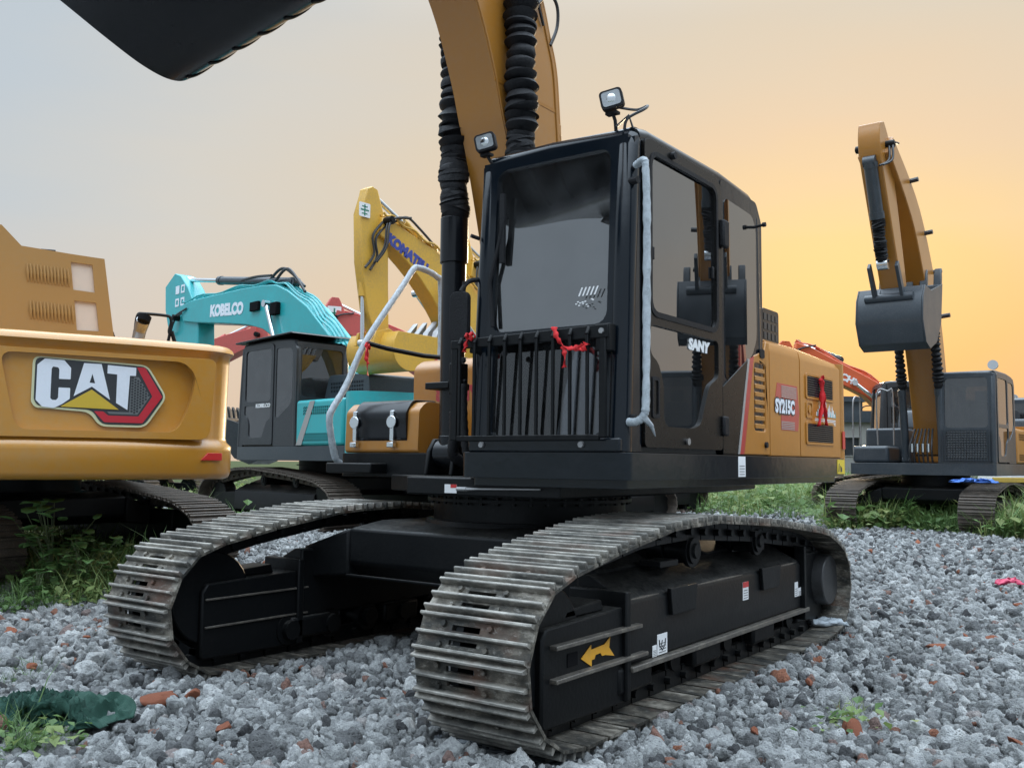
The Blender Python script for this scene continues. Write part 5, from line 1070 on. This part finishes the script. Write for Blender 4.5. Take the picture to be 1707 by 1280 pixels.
# ================================================================== ground
def ground_mat():
    m, nt, b = mat('gravel_ground'); L = nt.links.new; tc = nd(nt, 'ShaderNodeTexCoord')
    v = nd(nt, 'ShaderNodeTexVoronoi', i_Scale=22.); L(tc.outputs['Object'], v.inputs['Vector'])
    v2 = nd(nt, 'ShaderNodeTexVoronoi', i_Scale=22.); v2.feature = 'DISTANCE_TO_EDGE'; L(tc.outputs['Object'], v2.inputs['Vector'])
    sx = nd(nt, 'ShaderNodeSeparateColor'); L(v.outputs['Color'], sx.inputs[0])
    c = ramp(nt, sx.outputs[0], [(0, (.10, .11, .12)), (.5, (.25, .27, .29)), (.93, (.42, .43, .43)), (.97, (.33, .13, .08))])
    n = nd(nt, 'ShaderNodeTexNoise', i_Scale=1.3, i_Detail=6.); L(tc.outputs['Object'], n.inputs['Vector'])
    mx = nd(nt, 'ShaderNodeMix', data_type='RGBA', blend_type='MULTIPLY'); mx.inputs['Factor'].default_value = .6; L(c, mx.inputs['A']); L(ramp(nt, n.outputs[0], [(.3, (.5, .5, .48)), (.7, (1, 1, 1))]), mx.inputs['B'])
    ds = nd(nt, 'ShaderNodeVectorMath', operation='LENGTH'); L(tc.outputs['Object'], ds.inputs[0]); fr_ = nd(nt, 'ShaderNodeMapRange'); fr_.inputs[1].default_value = 26; fr_.inputs[2].default_value = 40; L(ds.outputs['Value'], fr_.inputs[0])
    m4 = nd(nt, 'ShaderNodeMix', data_type='RGBA'); L(fr_.outputs[0], m4.inputs['Factor']); L(mx.outputs['Result'], m4.inputs['A']); m4.inputs['B'].default_value = (.075, .085, .045, 1)
    L(m4.outputs['Result'], b.inputs['Base Color']); b.inputs['Roughness'].default_value = .95; b.inputs['Specular IOR Level'].default_value = 0
    bp = nd(nt, 'ShaderNodeBump', i_Strength=1., i_Distance=.03); L(v2.outputs['Distance'], bp.inputs['Height']); L(bp.outputs[0], b.inputs['Normal']); return m
def gz(x, y):
    return .030*noise.noise(Vector((x*.9, y*.9, 0)))+.018*noise.noise(Vector((x*2.3, y*2.3, 5)))
q = MB(); gx = [-600, -200, -90, -50]+list(np.arange(-34, 9, .5))+[14, 40, 200, 600]; gy = [-600, -200, -90, -50]+list(np.arange(-34, 15, .5))+[25, 60, 200, 600]
for x in gx:
    for y in gy: q.v.append((x, y, (gz(x, y) if -34 < x < 9 and -34 < y < 15 else 0)-.035))
q.f = [(i*len(gy)+j, (i+1)*len(gy)+j, (i+1)*len(gy)+j+1, i*len(gy)+j+1) for i in range(len(gx)-1) for j in range(len(gy)-1)]
structure(q.build('ground', ground_mat(), None))
def stone_mat():
    m, nt, b = mat('slag_stone'); L = nt.links.new; tc = nd(nt, 'ShaderNodeTexCoord')
    a = nd(nt, 'ShaderNodeAttribute', attribute_name='tint'); a.attribute_type = 'INSTANCER'
    c = ramp(nt, a.outputs['Fac'], [(0, (.06, .06, .063)), (.09, (.18, .183, .183)), (.42, (.36, .368, .362)), (.78, (.48, .49, .485)), (.96, (.66, .665, .65)), (.978, (.25, .18, .16)), (.997, (.34, .13, .07))])
    n1 = nd(nt, 'ShaderNodeTexNoise', i_Scale=3.2, i_Detail=8., i_Roughness=.7); L(tc.outputs['Object'], n1.inputs['Vector'])
    v = nd(nt, 'ShaderNodeTexVoronoi', i_Scale=5.5); v.feature = 'SMOOTH_F1'; L(tc.outputs['Object'], v.inputs['Vector'])
    pit = ramp(nt, v.outputs['Distance'], [(.06, (0, 0, 0)), (.26, (1, 1, 1))])
    d = ramp(nt, n1.outputs[0], [(.30, (.52, .52, .54)), (.52, (.92, .92, .92)), (.72, (1.25, 1.25, 1.22))])
    mx = nd(nt, 'ShaderNodeMix', data_type='RGBA', blend_type='MULTIPLY'); mx.inputs['Factor'].default_value = 1; L(c, mx.inputs['A']); L(d, mx.inputs['B'])
    m2 = nd(nt, 'ShaderNodeMix', data_type='RGBA', blend_type='MULTIPLY'); m2.inputs['Factor'].default_value = .35; L(mx.outputs['Result'], m2.inputs['A']); L(pit, m2.inputs['B'])
    L(m2.outputs['Result'], b.inputs['Base Color']); b.inputs['Roughness'].default_value = .9
    ad = nd(nt, 'ShaderNodeMath', operation='ADD'); L(n1.outputs[0], ad.inputs[0]); L(pit, ad.inputs[1])
    bp = nd(nt, 'ShaderNodeBump', i_Strength=.75, i_Distance=.12); L(ad.outputs[0], bp.inputs['Height']); L(bp.outputs[0], b.inputs['Normal']); return m
SM = stone_mat()
def scatter(name, P, rot, scl, tint, idx, meshes, mats, label, cat):
    col = bpy.data.collections.new(name+'_kinds')
    for i, me in enumerate(meshes):
        me.materials.clear(); me.materials.append(mats); o = bpy.data.objects.new('%s_kind_%02d' % (name, i), me); col.objects.link(o)
    me = bpy.data.meshes.new(name); me.vertices.add(len(P)); me.vertices.foreach_set('co', np.asarray(P, np.float32).ravel())
    for nm, ty, arr in (('rot', 'FLOAT_VECTOR', rot), ('scl', 'FLOAT_VECTOR', scl), ('tint', 'FLOAT', tint), ('idx', 'INT', idx)):
        at_ = me.attributes.new(nm, ty, 'POINT'); at_.data.foreach_set('vector' if ty == 'FLOAT_VECTOR' else 'value', np.asarray(arr, np.int32 if ty == 'INT' else np.float32).ravel())
    o = bpy.data.objects.new(name, me); C.objects.link(o); me.materials.append(mats)
    g = bpy.data.node_groups.new(name, 'GeometryNodeTree'); g.interface.new_socket('Geometry', in_out='INPUT', socket_type='NodeSocketGeometry'); g.interface.new_socket('Geometry', in_out='OUTPUT', socket_type='NodeSocketGeometry')
    N = g.nodes.new; L = g.links.new; gi, go = N('NodeGroupInput'), N('NodeGroupOutput'); ip = N('GeometryNodeInstanceOnPoints'); ci = N('GeometryNodeCollectionInfo'); ci.inputs[0].default_value = col; ci.inputs['Separate Children'].default_value = True; ci.inputs['Reset Children'].default_value = True
    def at2(nm, ty): a = N('GeometryNodeInputNamedAttribute'); a.data_type = ty; a.inputs[0].default_value = nm; return a.outputs[0]
    L(gi.outputs[0], ip.inputs['Points']); L(ci.outputs[0], ip.inputs['Instance']); ip.inputs['Pick Instance'].default_value = True
    L(at2('idx', 'INT'), ip.inputs['Instance Index']); L(at2('rot', 'FLOAT_VECTOR'), ip.inputs['Rotation']); L(at2('scl', 'FLOAT_VECTOR'), ip.inputs['Scale']); L(ip.outputs[0], go.inputs[0])
    md_ = o.modifiers.new('scatter', 'NODES'); md_.node_group = g; o['kind'] = 'stuff'; return tag(o, label, cat)
# stones: denser near the camera
pts = []
def fan(n, d0, d1, lo=-1.48, hi=1.48, pw=1.):
    t = rng.random(n); d = np.sqrt(d0**2+(d1**2-d0**2)*t**pw); s = rng.uniform(lo, hi, n)*.537; return np.stack([CAM.x+FH.x*d+RH.x*s*d, CAM.y+FH.y*d+RH.y*s*d], 1), d
XY = []; SZ = []
for n, d0, d1, s0 in ((21000, 2.6, 5.2, .0275), (43000, 5.2, 9.5, .028), (58000, 9.5, 19., .031), (20000, 19, 38, .05)):
    a, d = fan(n, d0, d1); XY.append(a); SZ.append(np.clip(rng.lognormal(math.log(s0), .36, n), .012, .085))
XY = np.concatenate(XY); SZ = np.concatenate(SZ)
keep = ~((np.abs(XY[:, 0]) < 2.02) & (np.abs(np.abs(XY[:, 1])-1.19) < .325+SZ*.8))
XY, SZ = XY[keep], SZ[keep]; n = len(XY)
Z = np.array([gz(x, y) for x, y in XY])+rng.uniform(-.022, .020, n)+SZ*.25
near = (np.abs(XY[:, 0]) < 2.1) & (np.abs(np.abs(XY[:, 1])-1.19) < .45); Z[near] = np.minimum(Z[near], .02)
stones = [rockmesh(i, 3, .55, (1, random.uniform(.68, .95), random.uniform(.6, .82))) for i in range(12)]
scatter('gravel', np.column_stack([XY, Z]), rng.uniform(0, 6.28, (n, 3))*np.array([.35, .35, 1]), np.repeat(SZ[:, None], 3, 1), rng.random(n), rng.integers(0, 12, n), stones, SM, 'coarse blue grey crushed slag gravel covering the yard', 'gravel')

# grass
def grass_mat(name, c0, c1, c2):
    m, nt, b = mat(name); L = nt.links.new; a = nd(nt, 'ShaderNodeAttribute', attribute_name='tint'); a.attribute_type = 'INSTANCER'
    c = ramp(nt, a.outputs['Fac'], [(0, c0), (.55, c1), (.93, c2), (1., (.22, .19, .09))]); L(c, b.inputs['Base Color']); b.inputs['Roughness'].default_value = .6
    out = nt.nodes['Material Output']; tl = nd(nt, 'ShaderNodeBsdfTranslucent'); L(c, tl.inputs[0]); mx = nd(nt, 'ShaderNodeMixShader'); mx.inputs[0].default_value = .35; L(b.outputs[0], mx.inputs[1]); L(tl.outputs[0], mx.inputs[2]); L(mx.outputs[0], out.inputs[0]); return m
def tuft(seed, nb, h, w, spread, curl=1.):
    r = random.Random(seed); q = MB()
    for _ in range(nb):
        a = r.uniform(0, 6.28); x, y = r.gauss(0, spread), r.gauss(0, spread); hh = h*r.uniform(.5, 1.15); b = r.uniform(.15, .8)*curl*hh; ww = w*r.uniform(.7, 1.2); dx, dy = cos(a), sin(a); px_, py_ = -dy*ww, dx*ww; k = len(q.v)
        for t in (0, .35, .7, 1):
            cx, cy, cz = x+dx*b*t*t, y+dy*b*t*t, hh*(t-.25*t*t*curl); f = (1-t)**.6 if t < 1 else .02; q.v += [(cx-px_*f, cy-py_*f, cz), (cx+px_*f, cy+py_*f, cz)]
        q.f += [(k+2*i, k+2*i+1, k+2*i+3, k+2*i+2) for i in range(3)]
    me = bpy.data.meshes.new('tuft'); me.from_pydata(q.v, [], q.f); return me
def weed(seed, n, s, h):
    r = random.Random(seed); q = MB()
    for _ in range(n):
        a = r.uniform(0, 6.28); p = Vector((r.gauss(0, .10), r.gauss(0, .10), r.uniform(.02, h))); t = r.uniform(-.5, .9); l = s*r.uniform(.5, 1.2); d = Vector((cos(a)*cos(t), sin(a)*cos(t), sin(t))); w = d.cross(Vector((0, 0, 1))).normalized()*l*.42; k = len(q.v)
        q.v += [tuple(p), tuple(p+d*l*.45+w), tuple(p+d*l+Vector((0, 0, -.25*l))), tuple(p+d*l*.45-w)]; q.f += [(k, k+1, k+2, k+3)]
    me = bpy.data.meshes.new('weed'); me.from_pydata(q.v, [], q.f); return me
GM = grass_mat('grass_blade', (.065, .13, .04), (.13, .22, .065), (.30, .33, .12))
tufts = [tuft(i, 16, .30, .0045, .05) for i in range(5)]+[tuft(9+i, 12, .16, .005, .06) for i in range(2)]+[weed(i, 22, .07, .16) for i in range(3)]
def gpoly(n, poly):                        # random ground points inside a pixel polygon of the survey
    P = [gp(*p) for p in poly]; xs = [p.x for p in P]; ys = [p.y for p in P]; x = rng.uniform(min(xs), max(xs), n); y = rng.uniform(min(ys), max(ys), n); ins = np.zeros(n, bool)
    for i in range(len(P)):
        a, b = P[i], P[i-1]; c = ((a.y > y) != (b.y > y)) & (x < (b.x-a.x)*(y-a.y)/(b.y-a.y+1e-12)+a.x); ins ^= c
    return np.stack([x, y], 1)[ins]
GP = []; GS = []
def addg(n, poly, s, jit=0.):
    a = gpoly(n, poly); GP.append(a); GS.append(np.clip(rng.lognormal(0, .35, len(a)), .35, 2.2)*s)
addg(9000, [(-260, 1036), (0, 1030), (120, 1018), (185, 1005), (260, 975), (300, 900), (180, 888), (-260, 880)], 1.0)
addg(2600, [(-200, 900), (420, 900), (600, 850), (500, 815), (-200, 830)], 1.4)
addg(26000, [(1390, 886), (1480, 882), (1590, 892), (1707, 902), (1900, 905), (1900, 852), (1400, 846)], 1.45)
addg(9000, [(1000, 850), (1400, 872), (1420, 840), (1900, 850), (1900, 812), (1000, 812)], 1.8)
addg(16000, [(950, 846), (1440, 846), (1500, 800), (900, 800)], 2.0)
addg(60, [(1350, 1245), (1440, 1240), (1440, 1200), (1370, 1200)], .42); addg(60, [(0, 1275), (110, 1270), (110, 1235), (0, 1235)], .6); addg(50, [(0, 1110), (60, 1120), (60, 1150), (0, 1150)], .4)
a, d = fan(260, 4, 16); GP.append(a); GS.append(np.full(len(a), .25))
G = np.concatenate(GP); s_ = np.concatenate(GS)
k_ = ~((np.abs(G[:, 0]) < 2.2) & (np.abs(np.abs(G[:, 1])-1.19) < .34)); G, s_ = G[k_], s_[k_]; n = len(G)
nz = np.array([noise.noise(Vector((x*.55, y*.55, 3))) for x, y in G]); k_ = (nz > -.32) | (rng.random(n) < .3); G, s_, nz = G[k_], s_[k_], nz[k_]; n = len(G); s_ = s_*(1+nz*.7)
Gz = np.array([gz(x, y) for x, y in G])-.02
scatter('grass', np.column_stack([G, Gz]), np.column_stack([rng.uniform(-.2, .2, (n, 2)), rng.uniform(0, 6.28, n)]), np.repeat(s_[:, None], 3, 1), np.clip(.5+nz*.7+rng.normal(0, .2, n), 0, .97), rng.integers(0, 10, n), tufts, GM, 'rough green grass and low weeds growing at the yard edges', 'grass')
# leafy weeds that stand out singly
LM = paint('broad_leaf', (.10, .22, .06), .55, .1, .5, (.14, .18, .07), 9); LM2 = paint('stem', (.10, .13, .06), .7, 0, .3)
def leafy(u, v, h, n, s, label, seed):
    r = random.Random(seed); p0 = gp(u, v); pl_ = empty('leafy_weed', (p0.x, p0.y, -.02), 0, label, 'weed', 'broad leaved weeds in the grass')
    st = MB(); lv = MB()
    for k in range(n):
        a = r.uniform(0, 6.28); b = r.uniform(.1, .55)*h; hh = h*r.uniform(.55, 1.1); top = Vector((cos(a)*b, sin(a)*b, hh)); mid = Vector((cos(a)*b*.3, sin(a)*b*.3, hh*.55)); st.tube([(0, 0, 0), mid, top], [.006, .004, .003], 5)
        for c, sc_ in ((top, 1), (mid, .8), (top*.8+Vector((r.gauss(0, .04), r.gauss(0, .04), 0)), .8)):
            a2 = r.uniform(0, 6.28); t = r.uniform(-.2, .7); d = Vector((cos(a2)*cos(t), sin(a2)*cos(t), sin(t))); w = d.cross(Vector((0, 0, 1))).normalized(); L_ = s*sc_*r.uniform(.6, 1.2); up_ = w.cross(d)*L_
            o8 = [(0, 0, 0), (.12, .42, .06), (.45, .55, .10), (.75, .35, .05), (1.05, 0, -.12), (.75, -.35, .05), (.45, -.55, .10), (.12, -.42, .06)]
            base = len(lv.v); lv.v += [tuple(c+d*L_*x+w*L_*y+up_*z) for x, y, z in o8]+[tuple(c+d*L_*.5-up_*.02)]; lv.f += [(base+i, base+(i+1) % 8, base+8) for i in range(8)]
    st.build('stem', LM2, pl_); o = lv.build('foliage', LM, pl_, sharp=80); md_ = o.modifiers.new('s', 'SOLIDIFY'); md_.thickness = .001
leafy(85, 992, .78, 20, .15, 'broad leaved weed with yellowing tops at the left under the yellow counterweight', 1)
leafy(140, 998, .50, 14, .12, 'lower broad leaved weed right of the tall one on the left grass', 2)
leafy(165, 975, .45, 8, .10, 'thin leafed weed close behind the far track front', 3)
leafy(60, 1015, .30, 8, .09, 'small broad leaved weed nearest the gravel on the left', 5)
# ================================================================== sky and sun
SAZ, SEL = YAW-R(19), R(9)
w = bpy.data.worlds.new('World'); S.world = w; w.use_nodes = True; nt = w.node_tree; L = nt.links.new; bg = nt.nodes['Background']
sky = nd(nt, 'ShaderNodeTexSky', sky_type='NISHITA', sun_disc=False, sun_elevation=SEL, sun_rotation=pi/2-SAZ, altitude=50., air_density=1.5, dust_density=4.)
tc = nd(nt, 'ShaderNodeTexCoord'); sv = (cos(SAZ)*cos(SEL), sin(SAZ)*cos(SEL), sin(SEL))
sb = nd(nt, 'ShaderNodeVectorMath', operation='SUBTRACT'); L(tc.outputs['Generated'], sb.inputs[0]); sb.inputs[1].default_value = sv
ml = nd(nt, 'ShaderNodeVectorMath', operation='MULTIPLY'); L(sb.outputs[0], ml.inputs[0]); ml.inputs[1].default_value = (.62, .62, 1.25)
ln = nd(nt, 'ShaderNodeVectorMath', operation='LENGTH'); L(ml.outputs[0], ln.inputs[0])
hf = nd(nt, 'ShaderNodeMath', operation='MULTIPLY'); hzn = nd(nt, 'ShaderNodeTexNoise', i_Scale=2.2, i_Detail=5., i_Roughness=.55); hmp = nd(nt, 'ShaderNodeMapping'); hmp.inputs['Scale'].default_value = (1, 1, 5.); L(tc.outputs['Generated'], hmp.inputs[0]); L(hmp.outputs[0], hzn.inputs['Vector'])
had = nd(nt, 'ShaderNodeMath', operation='MULTIPLY_ADD'); L(hzn.outputs[0], had.inputs[0]); had.inputs[1].default_value = .11; had.inputs[2].default_value = -.055
hsm = nd(nt, 'ShaderNodeMath', operation='ADD'); L(ln.outputs['Value'], hsm.inputs[0]); L(had.outputs[0], hsm.inputs[1]); L(hsm.outputs[0], hf.inputs[0]); hf.inputs[1].default_value = .7
def lin(r, g, b): f = lambda c: ((c/255+.055)/1.055)**2.4 if c > 10 else c/255/12.92; return (f(r), f(g), f(b))
c1 = ramp(nt, hf.outputs[0], [(0, lin(255, 224, 152)), (.07, lin(253, 217, 154)), (.15, lin(240, 213, 180)), (.23, lin(229, 215, 194)), (.30, lin(220, 216, 208)), (.38, lin(200, 210, 218)), (.58, lin(190, 205, 219)), (1., lin(190, 204, 218))])
sz = nd(nt, 'ShaderNodeSeparateXYZ'); L(tc.outputs['Generated'], sz.inputs[0])
hm = nd(nt, 'ShaderNodeMapRange'); hm.inputs[1].default_value = .23; hm.inputs[2].default_value = .02; hm.inputs[3].default_value = 0; hm.inputs[4].default_value = 1; L(sz.outputs['Z'], hm.inputs[0])
nr = nd(nt, 'ShaderNodeMapRange'); nr.inputs[1].default_value = .95; nr.inputs[2].default_value = .1; L(ln.outputs['Value'], nr.inputs[0])
m1 = nd(nt, 'ShaderNodeMath', operation='MULTIPLY'); L(hm.outputs[0], m1.inputs[0]); L(nr.outputs[0], m1.inputs[1])
hc_ = ramp(nt, nr.outputs[0], [(0, lin(205, 200, 195)), (.40, lin(234, 214, 192)), (1, lin(249, 182, 108))])
mx = nd(nt, 'ShaderNodeMix', data_type='RGBA'); L(m1.outputs[0], mx.inputs['Factor']); L(c1, mx.inputs['A']); L(hc_, mx.inputs['B'])
sc10 = nd(nt, 'ShaderNodeVectorMath', operation='SCALE'); L(mx.outputs['Result'], sc10.inputs[0]); zb = nd(nt, 'ShaderNodeMapRange', interpolation_type='SMOOTHSTEP'); zb.inputs[1].default_value = .42; zb.inputs[2].default_value = .95; zb.inputs[3].default_value = 9.6; zb.inputs[4].default_value = 78.; L(sz.outputs['Z'], zb.inputs[0]); L(zb.outputs[0], sc10.inputs['Scale'])  # added boost: unseen zenith far brighter than the visible sky, lights the ground
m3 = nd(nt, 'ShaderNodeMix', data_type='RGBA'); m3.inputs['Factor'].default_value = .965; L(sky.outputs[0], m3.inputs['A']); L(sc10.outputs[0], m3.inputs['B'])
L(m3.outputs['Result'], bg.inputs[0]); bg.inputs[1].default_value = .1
sd = bpy.data.lights.new('sun', 'SUN'); sd.energy = 1.5; sd.angle = R(8); sd.color = (1, .78, .52); so = bpy.data.objects.new('sun', sd); C.objects.link(so)
so.rotation_euler = Vector(sv).to_track_quat('Z', 'Y').to_euler()
S.view_settings.view_transform = 'Standard'; S.view_settings.look = 'None'; S.view_settings.exposure = 0; S.view_settings.gamma = 1
S.cycles.max_bounces = 8; S.cycles.transparent_max_bounces = 16
